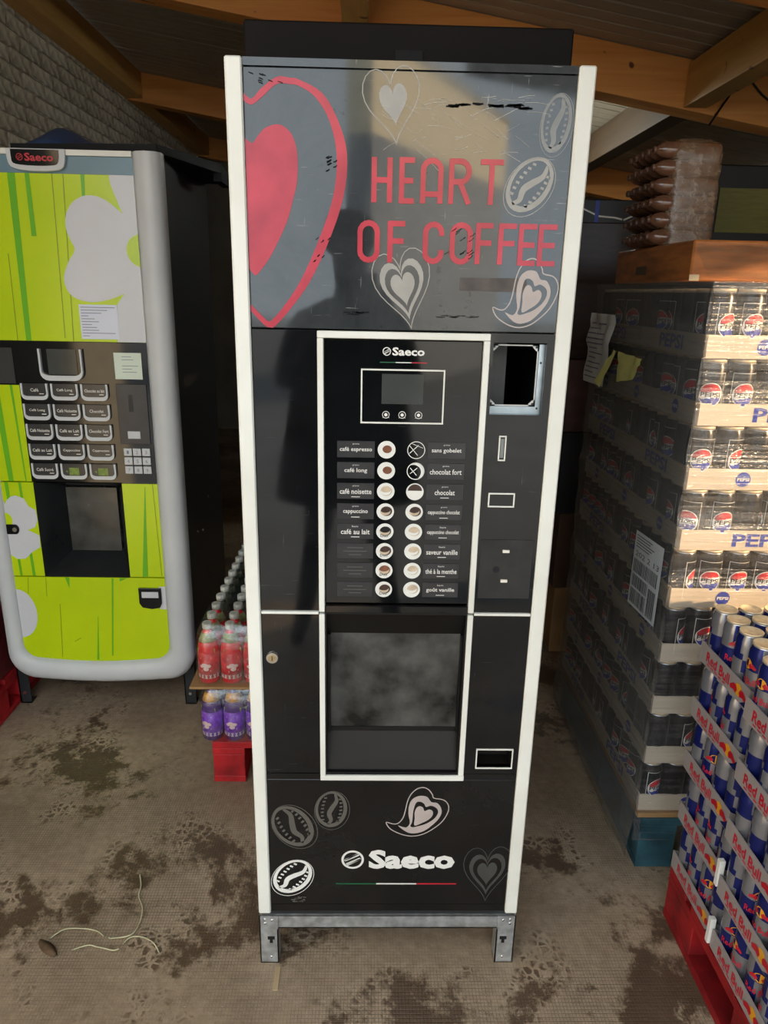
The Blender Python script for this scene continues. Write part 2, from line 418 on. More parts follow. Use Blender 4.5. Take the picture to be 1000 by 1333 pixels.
for r in range(13):                                            # courses in view above the machine
    z = 1.90+r*.075; y = 1.72+(.115 if r % 2 else 0)
    while y < 6.5:
        inst('brick', random.choice(brv), wl, (WX0+random.uniform(-.002, .003), y, z), (random.uniform(-.012, .012), 0, 0)); y += .231
tag(MB().box(WX0-.2, WX1+.2, WY1, WY1+.2, 0, 2.95).build('wall_back', M_plaster), kind='structure')
wr = MB(); wA, wB, wC, wD = -.90, -.28, 1.02, 1.98                # unseen window opening added to let sun onto the goods
wr.box(WX1, WX1+.2, ROOF_Y-.12, wA, 0, 2.26); wr.box(WX1, WX1+.2, -3.4, ROOF_Y-.12, 0, 3.4); wr.box(WX1, WX1+.2, wB, WY1, 0, 2.26); wr.box(WX1, WX1+.2, wA, wB, 0, wC); wr.box(WX1, WX1+.2, wA, wB, wD, 2.26)  # includes a tall front wing added to block the low sun
tag(wr.build('wall_right', M_plaster), kind='structure')
M_pane = bpy.data.materials.new('sun_dimming_glass'); M_pane.use_nodes = True; _n = M_pane.node_tree; _n.nodes.clear()  # tinted only to dim the sun coming through the added window
_o = _n.nodes.new('ShaderNodeOutputMaterial'); _t = _n.nodes.new('ShaderNodeBsdfTransparent'); _t.inputs[0].default_value = (.60, .55, .48, 1)
_d = _n.nodes.new('ShaderNodeBsdfDiffuse'); _d.inputs[0].default_value = (.35, .33, .3, 1); _m = _n.nodes.new('ShaderNodeMixShader'); _m.inputs[0].default_value = .15
_n.links.new(_t.outputs[0], _m.inputs[1]); _n.links.new(_d.outputs[0], _m.inputs[2]); _n.links.new(_m.outputs[0], _o.inputs[0])
wn_ = MB(); wn_.box(WX1+.08, WX1+.13, wA, wA+.04, wC, wD); wn_.box(WX1+.08, WX1+.13, wB-.04, wB, wC, wD); wn_.box(WX1+.08, WX1+.13, wA+.04, wB-.04, wC, wC+.04); wn_.box(WX1+.08, WX1+.13, wA+.04, wB-.04, wD-.04, wD)
wn_ = wn_.build('added_window_1', M_alu); tag(wn_, kind='structure')
MB().box(WX1+.10, WX1+.106, wA+.04, wB-.04, wC+.04, wD-.04).build('dimming_pane', M_pane, wn_)

M_plank = wood_material('grey_painted_planks', rgb(156, 142, 122), rgb(178, 164, 142), rgb(120, 106, 90), 'X')
ceil = MB(); ceil.prism([(WX0-.2, zc(WX0-.2)+.02), (WX1+.2, zc(WX1+.2)+.02), (WX1+.2, zc(WX1+.2)+.1), (WX0-.2, zc(WX0-.2)+.1)], ROOF_Y-.1, WY1+.2)
ceil = ceil.build('ceiling', mat('roof_boarding', rgb(70, 62, 52), .8)); tag(ceil, kind='structure')
pw = .088
pm = MB()
x0, x1 = WX0-.1, WX1+.1
pm.prism([(x0, zc(x0)), (x1, zc(x1)), (x1, zc(x1)+.024), (x0, zc(x0)+.024)], -.0385, .0385)
pme = pm.mesh('ceiling_plank', M_plank)
y = ROOF_Y-.05
while y < WY1:
    inst('ceiling_plank', pme, ceil, (0, y, random.uniform(-.0015, .0015))); y += pw
M_beam = wood_material('spruce_beam', rgb(208, 132, 60), rgb(230, 160, 84), rgb(100, 50, 24), 'X')
M_beamy = wood_material('spruce_purlin', rgb(190, 138, 70), rgb(212, 164, 92), rgb(110, 70, 34), 'Y')
M_darkw = wood_material('dark_brown_purlin', rgb(74, 56, 38), rgb(96, 74, 50), rgb(50, 36, 24), 'Y')  # darker brown wood for a single purlin
def rafter(y, n, th=.12, h=.185):
    lo = lambda x: zc(x)-h
    b = MB().prism([(WX0-.15, lo(WX0-.15)), (WX1+.1, lo(WX1+.1)), (WX1+.1, zc(WX1+.1)-.002), (WX0-.15, zc(WX0-.15)-.002)], y, y+th)
    tag(b.build('trim_%d' % n, M_beam, bevel=.004), 'sloping spruce roof rafter', None, None, 'structure')
RY = (ROOF_Y-.1, .9, 2.0, 4.2, 6.3)
for i, y in enumerate(RY): rafter(y, i+1)
n = 6
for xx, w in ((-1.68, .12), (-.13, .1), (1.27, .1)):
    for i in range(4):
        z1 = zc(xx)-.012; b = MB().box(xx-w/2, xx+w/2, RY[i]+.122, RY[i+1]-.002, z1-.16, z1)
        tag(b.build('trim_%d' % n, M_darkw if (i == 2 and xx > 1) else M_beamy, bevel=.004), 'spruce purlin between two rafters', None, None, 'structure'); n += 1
# unseen tube lamp added to brighten the ceiling behind the machine
M_tube = bpy.data.materials.new('lit_tube'); M_tube.use_nodes = True
M_tube.node_tree.nodes['Principled BSDF'].inputs['Emission Color'].default_value = (.92, 1., .95, 1)
M_tube.node_tree.nodes['Principled BSDF'].inputs['Emission Strength'].default_value = 26.
xl_, zl_ = .86, zc(.86)-.26
t = thing('added_tube_lamp', (xl_, 2.9, zl_), 'fluorescent tube lamp hanging behind the black machine', 'lamp')
MB().box(xl_-.018, xl_+.018, 2.3, 3.5, zl_+.03, zl_+.05).build('housing', M_alu, t)
MB().cyl((xl_, 2.32, zl_+.012), 'y', .013, 1.16, 12).build('tube', M_tube, t)
for yy in (2.3, 3.48):
    MB().box(xl_-.014, xl_+.014, yy, yy+.02, zl_-.004, zl_+.03).build('end_cap', M_alu, t)
    MB().cyl((xl_, yy+.1 if yy < 3 else yy-.1, zl_+.05), 'z', .003, .2, 6).build('hanger', M_alu, t)
# unseen sunlit house wall across the yard, shade painted grey on its lower part
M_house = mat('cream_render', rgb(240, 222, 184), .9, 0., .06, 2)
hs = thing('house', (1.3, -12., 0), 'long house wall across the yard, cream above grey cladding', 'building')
for nm, z0, z1, mm in (('shade_grey_wall', 0, 3.55, mat('shade_grey_wall', rgb(120, 124, 128), .8, 0., .15, 2)), ('cream_wall', 3.55, 4.75, M_house), ('wall_coping', 4.75, 4.83, mat('stone_coping', rgb(150, 148, 142), .8))):
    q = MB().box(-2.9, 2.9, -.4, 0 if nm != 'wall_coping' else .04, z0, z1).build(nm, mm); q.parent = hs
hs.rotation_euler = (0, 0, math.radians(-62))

# ================================================================== graphics helpers (flat print in the xz plane, facing -y)
def heart_curve(n=36):
    return [(16*math.sin(t)**3/16., (13*math.cos(t)-5*math.cos(2*t)-2*math.cos(3*t)-math.cos(4*t)+2.5)/14.5) for t in [2*PI*i/n for i in range(n)]]
def xf(pts, cx, cz, sx, sz, rot=0., skew=0.):
    c, s = math.cos(rot), math.sin(rot)
    return [(cx+(x*sx+z*sz*skew)*c-z*sz*s, cz+(x*sx+z*sz*skew)*s+z*sz*c) for x, z in pts]
def bean(parent, cx, cz, a, b, rot, m, y, name='coffee_bean_print', thin=True):
    """coffee bean drawing: thick rim, S-shaped groove, short dashes on both halves"""
    g = MB(); E = lambda rx, rz, ox=0., oz=0.: [(ox+rx*math.cos(2*PI*i/32), oz+rz*math.sin(2*PI*i/32)) for i in range(32)]
    T = lambda p: xf(p, cx, cz, 1, 1, rot)
    g.fill([T(E(b, a)), T(E(b*.80, a*.84, -b*.04, a*.04))], y)
    if thin: g.ribbon(T(E(b*1.10, a*1.08, b*.06, -a*.06)), a*.025, y, True)
    S = smooth([(b*.12, a*.86), (b*.26, a*.5), (b*.04, a*.1), (-b*.10, -a*.25), (b*.06, -a*.6), (-b*.12, -a*.84)], 5)
    k = len(S); g.ribbon(T(S), [a*(.10+.13*math.sin(PI*i/(k-1))) for i in range(k)], y)
    for sgn in (-1, 1):
        for j in range(7):
            t = -.66+1.32*j/6
            px_, pz_ = sgn*b*.60*math.sqrt(1-t*t*.8)+b*.02, a*t*.92
            L_ = b*.11
            g.ribbon(T([(px_-L_*sgn, pz_-a*.02*sgn), (px_+L_*sgn*.6, pz_+a*.02*sgn)]), a*.085, y)
    return g.build(name, m, parent)
def heart_print(parent, cx, cz, w, h, rot, m, m_line, y, skew=0., outer=True, name='heart_print'):
    H = heart_curve(); g = MB()
    T = lambda s, dz=0.: xf([(x*s, z*s+dz) for x, z in H], cx, cz, w/2, h/2, rot, skew)
    g.fill([T(.42, .02)], y); g.fill([T(.76), T(.60)], y)
    if outer: g.ribbon(T(1.0), h*.012, y, True)
    return g.build(name, m, parent)
SW_OUT = [(60, 285), (80, 320), (120, 345), (175, 365), (235, 372), (300, 358), (360, 325), (410, 285), (440, 240), (452, 200), (440, 165), (410, 145), (355, 136), (345, 115), (320, 85), (285, 72), (245, 82), (210, 115), (190, 160), (180, 210), (165, 260), (135, 292), (100, 295)]
SW_B1 = [(135, 305), (185, 318), (210, 290), (200, 240), (200, 190), (215, 150), (245, 128), (280, 122), (315, 130), (340, 160), (375, 165), (400, 190), (408, 225), (390, 265), (350, 305), (300, 340), (240, 355), (190, 345)]
SW_B2 = [(245, 165), (270, 158), (295, 170), (308, 190), (340, 182), (378, 200), (385, 230), (360, 265), (310, 295), (260, 310), (228, 316), (214, 308), (224, 285), (227, 250), (230, 210)]
SW_IN = [(240, 305), (240, 260), (238, 225), (250, 195), (270, 185), (290, 195), (300, 215), (330, 205), (352, 218), (350, 245), (325, 270), (285, 290)]
def swirl(parent, x0, x1, z0, z1, m, y):
    f = lambda P: [(x0+(a-60)/392*(x1-x0), z1-(b-72)/300*(z1-z0)) for a, b in P]
    g = MB(); g.ribbon(smooth(f(SW_OUT), 3, True), (z1-z0)*.018, y, True)
    g.fill([smooth(f(SW_B1), 3, True), smooth(f(SW_B2), 3, True)], y); g.fill([smooth(f(SW_IN), 3, True)], y)
    return g.build('swirled_heart_print', m, parent)
def emblem(g, cx, cz, r, y, mi=0):
    g.ring(cx, cz, r*.80, r, y, 28, mi)
    for s in (-1, 1):
        o = s*r*.22
        g.ribbon([(cx-r*.62-o*.3, cz-r*.30+o), (cx-r*.2-o*.3, cz-r*.08+o), (cx+r*.62-o*.3, cz+r*.34+o)], r*.24, y, False, mi)
    g.ribbon([(cx-r*.74, cz-r*.1), (cx+r*.3, cz+r*.52), (cx+r*.5, cz+r*.62)], r*.14, y, False, mi)
    g.ribbon([(cx+r*.74, cz+r*.1), (cx-r*.3, cz-r*.52), (cx-r*.5, cz-r*.62)], r*.14, y, False, mi)

# ================================================================== MAIN MACHINE
vm = thing('coffee_vending_machine', (0, 0, 0), 'tall black coffee vending machine with white aluminium edges on galvanised feet', 'vending machine')
D = .58
c = MB(); c.box(-.286, -.268, .013, D, .15, 1.826); c.box(.268, .286, .013, D, .15, 1.826); c.box(-.268, .268, D-.015, D, .15, 1.826)
c.box(-.268, .268, .013, D-.015, 1.808, 1.826); c.box(-.268, .268, .004, D-.015, .138, .166)
c.build('cabinet', M_cab, vm)
for s in (-1, 1):
    p = MB().box(min(s*.264, s*.291), max(s*.264, s*.291), -.006, .013, .147, 1.83, 0, .0025)
    p.build('edge_profile', M_alu, vm)
MB().box(-.2635, .2635, 0, .013, 1.8185, 1.83).build('top_cap', M_upper, vm)
# lid standing up at the back of the top
ld = MB().box(-.276, .276, .10, .50, 1.826, 1.912, 0, .003).build('top_cover', mat('brown_black_cover', (.006, .004, .0035), .7, 0., .2, 5, spec=.2), vm)
MB().box(-.023, .023, .096, .0995, 1.846, 1.872).build('vent_slot', mat('deep_black', (.003, .003, .003), .8), ld)
# ---- upper panel
up = MB().box(-.2635, .2635, 0, .012, 1.4225, 1.8168, 0, .0012).build('upper_panel', M_upper, vm)
Y1, Y2 = -.0006, -.0011
g = MB()
O = [(-.2632, 1.780), (-.251, 1.7720), (-.236, 1.786), (-.211, 1.803), (-.190, 1.8025), (-.175, 1.800), (-.139, 1.782), (-.115, 1.745), (-.100, 1.697), (-.105, 1.635), (-.128, 1.568), (-.161, 1.501), (-.195, 1.455), (-.223, 1.425), (-.231, 1.4232), (-.240, 1.4262), (-.2632, 1.450)]
I = [(-.2632, 1.769), (-.251, 1.7635), (-.234, 1.775), (-.211, 1.793), (-.190, 1.7935), (-.175, 1.791), (-.151, 1.777), (-.129, 1.745), (-.117, 1.697), (-.122, 1.635), (-.146, 1.567), (-.178, 1.500), (-.208, 1.457), (-.227, 1.436), (-.233, 1.4335), (-.239, 1.4370), (-.2632, 1.461)]
O2, I2 = smooth(O, 4), smooth(I, 4)
k = len(O2); g.add([(x, Y1, z) for x, z in O2]+[(x, Y1, z) for x, z in I2], [(i, i+1, k+i+1, k+i) for i in range(k-1)])
g.build('heart_outline_print', M_red, up)
IH = [(-.2632, 1.716), (-.252, 1.709), (-.243, 1.719), (-.232, 1.730), (-.217, 1.736), (-.203, 1.735), (-.188, 1.722), (-.180, 1.695), (-.181, 1.655), (-.188, 1.627), (-.199, 1.592), (-.225, 1.542), (-.245, 1.515), (-.254, 1.508), (-.2632, 1.518)]
MB().fill([smooth(IH, 4)], Y1).build('solid_heart_print', M_red, up)
# lettering, drawn as rounded strokes
def arc(cx, cz, rx, rz, a0, a1, n=8): return [(cx+rx*math.cos(math.radians(a0+(a1-a0)*i/n)), cz+rz*math.sin(math.radians(a0+(a1-a0)*i/n))) for i in range(n+1)]
def glyph(ch, x0, x1, z0, z1):
    w, h = x1-x0, z1-z0; r = w*.5; cx = (x0+x1)/2; zm = (z0+z1)/2
    if ch == 'H': return [[(x0, z0), (x0, z1)], [(x1, z0), (x1, z1)], [(x0, zm), (x1, zm)]]
    if ch == 'E': return [[(x1, z1), (x0, z1), (x0, z0), (x1, z0)], [(x0, zm), (x1-w*.1, zm)]]
    if ch == 'F': return [[(x1, z1), (x0, z1), (x0, z0)], [(x0, zm+h*.03), (x1-w*.1, zm+h*.03)]]
    if ch == 'A': return [[(x0, z0)]+arc(cx, z1-r, r, r, 180, 0)+[(x1, z0)], [(x0, z0+h*.18), (x1, z0+h*.18)]]
    if ch == 'R': return [[(x0, z0), (x0, z1)]+[(cx, z1)]+arc(cx, z1-h*.25, r, h*.25, 90, -90)+[(x0, z1-h*.5)], [(cx, z1-h*.5), (x1, z0)]]
    if ch == 'T': return [[(x0, z1), (x1, z1)], [(cx, z1), (cx, z0)]]
    if ch == 'O': return [arc(cx, z1-r, r, r, 180, 0)+arc(cx, z0+r, r, r, 0, -180)+[(x0, z1-r)]]
    if ch == 'C': return [[(x1, z1-r*1.1)]+arc(cx, z1-r, r, r, 0, 180)+arc(cx, z0+r, r, r, 180, 360)+[(x1, z0+r*1.1)]]
def lettering(word, spans, z0, z1, sw):
    for ch, (a, b) in zip(word, spans):
        g = MB(); h = sw/2; yk = Y2
        for pl in glyph(ch, a+h, b-h, z0+h, z1-h):
            for i in range(len(pl)-1):
                (ax, az), (bx, bz) = pl[i], pl[i+1]; dx, dz = bx-ax, bz-az; l = math.hypot(dx, dz) or 1.
                e = h*.75; yk -= .00002; g.ribbon([(ax-dx/l*e, az-dz/l*e), (bx+dx/l*e, bz+dz/l*e)], sw, yk)
        g.build('letter_'+ch.lower(), M_red, up)
lettering('HEART', [(-.060, -.026), (-.015, .011), (.020, .057), (.066, .103), (.116, .156)], 1.6245, 1.694, .0085)
lettering('OFCOFFEE', [(-.082, -.045), (-.032, -.002), (.027, .062), (.072, .110), (.115, .145), (.153, .184), (.187, .218), (.220, .252)], 1.532, 1.598, .0085)
bean(up, .199, 1.657, .046, .033, math.radians(-38), M_grey1, Y1)
bean(up, .2345, 1.748, .043, .024, math.radians(-8), M_soft, Y1)
heart_print(up, -.002, 1.488, .098, .130, math.radians(13), M_grey1, M_grey1, Y1)
swirl(up, .151, .261, 1.431, 1.544, M_taupe, Y1)
g = MB(); g.ribbon(xf(heart_curve(), -.028, 1.766, .045, .055, math.radians(8)), .0016, Y1, True); g.fill([xf(heart_curve(), -.026, 1.768, .022, .030, .14)], Y1)
g.build('faint_heart_print', M_grey1, up)
M_scuff = mat('black_scuff', (.004, .004, .005), .7, 0., .2, 30, spec=.2)
rs = random.Random(31)
def scuffs(n, x0, x1, z0, z1, l, w, slope=0.):
    for k in range(n):
        x = rs.uniform(x0, x1); z = rs.uniform(z0, z1); a = rs.uniform(-.5, .5)*w*2
        MB().ribbon(smooth([(x, z), (x+l*.5, z+slope*l*.5+a*.5), (x+l*rs.uniform(.7, 1.), z+slope*l)], 3), [w*rs.uniform(.4, 1.) for _ in range(7)], Y2-.0003).build('scuff_mark', M_scuff, up)
scuffs(9, .055, .175, 1.768, 1.774, .022, .0035); scuffs(5, .115, .165, 1.769, 1.773, .03, .004)
scuffs(9, -.142, -.118, 1.668, 1.690, .008, .0022, .4); scuffs(8, -.11, -.06, 1.446, 1.452, .014, .002); scuffs(7, .04, .13, 1.443, 1.449, .02, .0016)
scuffs(12, .06, .11, 1.535, 1.585, .010, .0016, .6); scuffs(8, -.255, -.20, 1.795, 1.812, .008, .0016, -.3); scuffs(6, -.16, -.13, 1.53, 1.57, .005, .002, .8)
M_resid = mat('brown_tape_residue', rgb(84, 76, 72), .6, 0., .3, 40)
MB().fill([[(.093, 1.511), (.205, 1.512), (.208, 1.493), (.20, 1.489), (.092, 1.490)]], Y1+.0002).build('tape_residue', M_resid, up)
M_scr = mat('white_scratch', rgb(190, 186, 176), .5, 0., .1, 50)
for k in range(46):
    x = rs.uniform(-.05, .19); z = rs.uniform(1.70, 1.785); l = rs.uniform(.008, .04); a = rs.choice((-.7, -.5, .4, .1, 0))+rs.uniform(-.15, .15)
    MB().ribbon(smooth([(x, z), (x+l*.5, z+l*.5*a+rs.uniform(-.002, .002)), (x+l, z+l*a)], 3), rs.uniform(.0003, .0007), Y1-.0001).build('scratch', M_scr, up)
# ---- small side panels
pl = MB().box(-.2635, -.1505, 0, .012, .8905, 1.4205, 0, .001).build('side_panel', M_panel, vm)
pl2 = MB().box(-.2635, -.1505, 0, .012, .5165, .8835, 0, .001).build('side_panel', M_panel, vm)
lk = MB().cyl((-.244, 0, .789), 'y', .0115, -.006, 24).build('lock', M_chrome, pl2)
lk2 = MB(); lk2.cyl((-.244, -.006, .789), 'y', .0075, -.001, 20); lk2.build('lock_barrel', mat('brass', (.62, .50, .30), .3, 1., .1), lk)
MB().box(-.2448, -.2432, -.0076, -.0071, .784, .794).build('keyhole', M_dark, lk)
r = MB(); X0, X1, Z0, Z1 = .157, .2505, 1.279, 1.405
r.box(.1505, X0, 0, .012, .8905, 1.4205); r.box(X1, .2635, 0, .012, .8905, 1.4205); r.box(X0, X1, 0, .012, .8905, Z0); r.box(X0, X1, 0, .012, Z1, 1.4205)
pr_ = r.build('payment_panel', M_panel, vm)
br = MB(); br.frame(.157, .2405, 1.2925, 1.401, .0022, .016, .019)
for sx, sz in ((.157, 1.2925), (.2405, 1.2925), (.157, 1.401), (.2405, 1.401)):
    dx = 1 if sx < .2 else -1; dz = 1 if sz < 1.35 else -1
    br.prism([(sx, sz), (sx+dx*.011, sz), (sx+dx*.011, sz+dz*.004), (sx+dx*.004, sz+dz*.011), (sx, sz+dz*.011)], .016, .019)
brk = br.build('mounting_bracket', mat('grey_steel_bracket', (.52, .52, .50), .4, .3, .15, 40), pr_)
for sx in (.1612, .2363):
    for sz in (1.2967, 1.3968): MB().cyl((sx, .0152, sz), 'y', .0021, .0005, 10).build('screw_hole', M_dark, brk)
zp = MB(); zp.box(.1565, .2505, .014, .017, 1.2785, 1.292); zp.box(.2412, .2505, .014, .017, 1.292, 1.402); zp.build('zinc_plate', M_zinc, pr_)
for hx, hz in ((.2455, 1.37), (.2445, 1.289)): MB().cyl((hx, .0135, hz), 'y', .002, .0004, 10).build('screw_hole', M_dark, pr_)
MB().box(.15, .20, .10, .103, 1.25, 1.42).build('inner_plate', mat('inner_grey_plate', (.10, .10, .095), .6, 0., .3, 10), pr_)
sl_ = MB().frame(.1772, .1912, 1.194, 1.241, .0028, -.003, 0).build('coin_slot', M_alu, pr_, bevel=.001)
MB().box(.181, .187, -.0012, 0, 1.2, 1.235).build('coin_slit', mat('slot_grey', rgb(126, 128, 126), .4), sl_)
s2 = MB().frame(.1645, .2145, 1.1055, 1.1335, .003, -.003, 0).build('note_slot', M_alu, pr_, bevel=.001)
MB().box(.168, .211, -.0008, 0, 1.109, 1.130).build('note_window', mat('dark_smoked', (.018, .018, .018), .3), s2)
bp_ = MB().box(.1565, .2565, -.0015, 0, .921, 1.041).build('blanking_plate', mat('scuffed_black_plate', (.022, .021, .020), .45, 0., .4, 20), pr_)
for zz in (1.019, .9585): MB().box(.1985, .2115, -.006, -.0015, zz-.0028, zz+.0028).build('metal_clip', mat('bright_clip', rgb(235, 228, 215), .35), bp_, bevel=.0008)
MB().cyl((.189, -.0015, .981), 'y', .0068, -.0003, 16).build('round_hole', mat('hole_blue_black', (.004, .004, .007), .5), bp_)
r = MB(); X0, X1, Z0, Z1 = .1765, .2505, .5325, .577
r.box(.1505, X0, 0, .012, .5165, .8835); r.box(X1, .2635, 0, .012, .5165, .8835); r.box(X0, X1, 0, .012, .5165, Z0); r.box(X0, X1, 0, .012, Z1, .8835)
pr2 = r.build('side_panel', M_panel, vm)
cr_ = MB().frame(.1745, .2525, .5305, .579, .0028, -.003, .0005).build('coin_return', M_alu, pr2, bevel=.0008)
cb = MB(); cb.box(X0, X1, .045, .048, Z0, Z1); cb.box(X0, X1, .0, .045, Z0-.002, Z0); cb.box(X0, X1, .012, .045, Z1, Z1+.002)
cb.box(X0-.002, X0, .012, .045, Z0, Z1); cb.box(X1, X1+.002, .012, .045, Z0, Z1); cb.build('return_cup', M_brown, cr_)
# ---- white frame bars
for nm, b in (('frame_bar', (-.1505, .1505, 1.4075, 1.4195)), ('frame_bar', (-.1505, -.1395, .8895, 1.4070)), ('frame_bar', (.1395, .1505, .8895, 1.4070)),
              ('frame_bar', (-.1505, -.1395, .5140, .8845)), ('frame_bar', (.1395, .1505, .5140, .8845)), ('frame_bar', (-.1505, .1515, .5015, .5135)),
              ('trim_strip', (-.2625, -.1515, .8842, .8895)), ('trim_strip', (.1515, .2625, .8842, .8895))):
    MB().box(b[0], b[1], -.005, .010, b[2], b[3], 0, .001).build(nm, M_alu, vm)
# ---- control panel
cp = MB().box(-.1390, .1390, .002, .014, .9055, 1.4065, 0, .002).build('control_panel', M_ctrl, vm)
MB().box(-.1390, .1390, -.003, .014, .8865, .9035, 0, .002).build('hood_lip', M_panel, vm)
yc = .0013
g = MB(); emblem(g, -.0293, 1.3862, .0073, yc); g.text('Saeco', -.0195, .0372, 1.3793, 1.3935, yc, 0, .03); g.build('logo_print', M_white, cp)
def flag(parent, x0, x1, z, h, y):
    t = (x1-x0)/3
    for i, m in enumerate((M_green, M_white, M_flagred)):
        MB().rect(x0+i*t, x0+(i+1)*t, z-h/2, z+h/2, y).build('flag_stripe_print', m, parent)
flag(cp, -.041, .042, 1.3675, .0016, yc)
dsp = MB().frame(-.0740, .0745, 1.2595, 1.3560, .0026, -.001, .002).build('display_frame', M_alu, cp)
MB().rect(-.037, .037, 1.2945, 1.3475, yc).build('display_screen', M_screen, dsp)
for i, xx in enumerate((-.0287, .0005, .0300)):
    g = MB(); g.ring(xx, 1.2752, .0056, .0066, yc); g.disc(xx, 1.2752, .0030, yc)
    for a in (225, 315): g.ribbon([(xx+.0066*math.cos(math.radians(a)), 1.2752+.0066*math.sin(math.radians(a))), (xx+.0082*math.cos(math.radians(a)), 1.2752+.0082*math.sin(math.radians(a)))], .0009, yc)
    g.build('touch_button', M_white, dsp)
LT = ['café espresso', 'café long', 'café noisette', 'cappuccino', 'café au lait', '', '', '']
RT = ['sans gobelet', 'chocolat fort', 'chocolat', 'cappuccino chocolat', 'cappuccino chocolat', 'saveur vanille', 'thé à la menthe', 'goût vanille']
def drink(i, side):
    zc_ = 1.2112-.0393*i; x0, x1 = (-.1160, -.0475) if side < 0 else (.0490, .1180)
    lb = MB().box(x0, x1, .0006, .0022, zc_-.0152, zc_+.0152, 0, .0004).build('drink_label', M_label, cp)
    t = (LT if side < 0 else RT)[i]; ya = .0002; g = MB(); cx = (x0+x1)/2
    if t:
        w = min(.060, .0042*len(t)+.004); g.text(t, cx-w/2, cx+w/2, zc_-.0055, zc_+.0045, ya, 0, .012)
        g.text('grains' if i < 4 else 'lait', cx-.006, cx+.006, zc_+.0085, zc_+.0115, ya)
        if i > 1: g.rect(cx-.008, cx+.008, zc_-.0115, zc_-.0102, ya)
    else:
        for dz, w in ((.006, .03), (-.001, .044), (-.008, .024)): g.rect(cx-w/2, cx+w/2, zc_+dz, zc_+dz+.0016, ya)
    g.build('label_text', M_white if t else M_grey2, lb)
    bx = -.026 if side < 0 else .028; R_ = .0163
    mm = [M_cup, M_coffee, M_cream, M_choc, M_dark]
    g = MB()
    if side > 0 and i == 0:
        g.ring(bx, zc_, R_*.92, R_, yc, 28, 0); g.ribbon([(bx-.012, zc_+.008), (bx+.003, zc_-.010)], .0012, yc); g.ribbon([(bx-.012, zc_-.006), (bx+.004, zc_+.009)], .0012, yc)
        g.ribbon(smooth([(bx-.008, zc_+.012), (bx+.002, zc_+.008), (bx+.012, zc_+.004)], 4), .0008, yc)
    elif side > 0 and i == 1:
        g.ring(bx, zc_, R_*.90, R_, yc, 28, 0); g.fill([arc(bx, zc_, R_*.92, R_*.92, -60, 120, 14)+arc(bx-.004, zc_-.002, R_*.86, R_*.86, 110, -50, 14)], yc, 0)
        g.ribbon([(bx-.010, zc_+.006), (bx+.002, zc_-.008)], .0014, yc); g.ribbon([(bx-.010, zc_-.005), (bx+.003, zc_+.006)], .0014, yc)
    elif side > 0 and i == 2:
        g.disc(bx, zc_, R_, yc, 28, 0); g.fill([arc(bx, zc_+.001, R_*.82, R_*.82, 5, 175, 14)], yc-.0004, 3)
    else:
        g.disc(bx, zc_, R_, yc, 28, 0)
        inner = [1, 1, 2, 3, 4, 3, 1, 3] if side < 0 else [0, 0, 0, 3, 2, 2, 2, 2]
        k = inner[i]
        g.disc(bx+(.002 if i % 2 else .001), zc_+.001, R_*(.52 if i < 2 else .66), yc-.0004, 20, k, R_*(.44 if i < 2 else .58))
        if i > 1: g.fill([arc(bx, zc_+.001, R_*.6, R_*.5, 200, 360, 10)+arc(bx, zc_+.004, R_*.6, R_*.36, 360, 200, 10)], yc-.0008, 2 if k != 2 else 0)
        if i > 3 and side < 0: g.text('Duo', bx-.008, bx+.006, zc_-.0105, zc_-.005, yc-.0011, 4)
    g.build('drink_button', mm, cp)
for i in range(8):
    drink(i, -1); drink(i, 1)
# ---- delivery bay
by = MB(); by.box(-.139, .139, .118, .121, .514, .8865); by.box(-.1395, -.1365, .0, .118, .514, .8865); by.box(.1365, .1395, .0, .118, .514, .8865)
by.box(-.1365, .1365, .0, .118, .8835, .8865); by.box(-.1365, .1365, .0, .118, .514, .519)
bay = by.build('delivery_bay', M_dark, vm)
MB().prism([(.006, .8835), (.032, .8835), (.040, .829), (.028, .829)], -.1360, .1360, 0, 'x').build('bay_hood', M_dark, bay)
MB().prism([(.028, .603), (.034, .603), (.034, .829), (.028, .829)], -.1300, .1320, 0, 'x').build('flap', M_glassflap, bay)
MB().prism([(.010, .519), (.034, .519), (.034, .601), (.030, .601)], -.1362, .1362, 0, 'x').build('bay_sill', M_brown, bay)
g = MB(); g.box(-.1355, -.130, .020, .034, .603, .829); g.box(.132, .1360, .020, .034, .603, .829); g.box(-.130, .132, .026, .029, .603, .613); g.build('flap_edge', M_dark, bay)
# ---- lower panel
lp = MB().box(-.2635, .2635, 0, .012, .1685, .5005, 0, .001).build('lower_panel', M_low, vm)
MB().box(-.2635, .2635, 0, .012, .5015, .5155).build('seam_strip', M_low, vm)
MB().box(-.2635, .2635, .002, .012, .1480, .1665).build('kick_strip', M_low, vm)
bean(lp, -.211, .381, .056, .041, math.radians(30), M_grey2, Y1)
bean(lp, -.128, .425, .046, .034, math.radians(-6), M_grey2, Y1)
bean(lp, -.214, .246, .050, .038, math.radians(-40), M_white, Y1)
swirl(lp, -.010, .124, .356, .482, M_taupe, Y1)
heart_print(lp, .217, .252, .106, .150, math.radians(4), M_grey3, M_grey3, Y1, .06)
g = MB(); emblem(g, -.0815, .2925, .0248, Y1); g.build('logo_emblem_print', M_white, lp)
g = MB(); g.text('Saeco', -.0465, .1435, .2675, .3190, Y1, 0, .045); g.build('logo_print', M_white, lp)
flag(lp, -.118, .150, .2265, .0034, Y1)
g = MB()
rr = random.Random(4)
for k in range(9): g.ribbon([(-.205+rr.uniform(-.016, .016), .186+rr.uniform(-.012, .006)), (-.195+rr.uniform(-.01, .012), .186+rr.uniform(-.01, .006))], .0025, Y1)
g.build('rubbed_mark', M_grey2, lp)
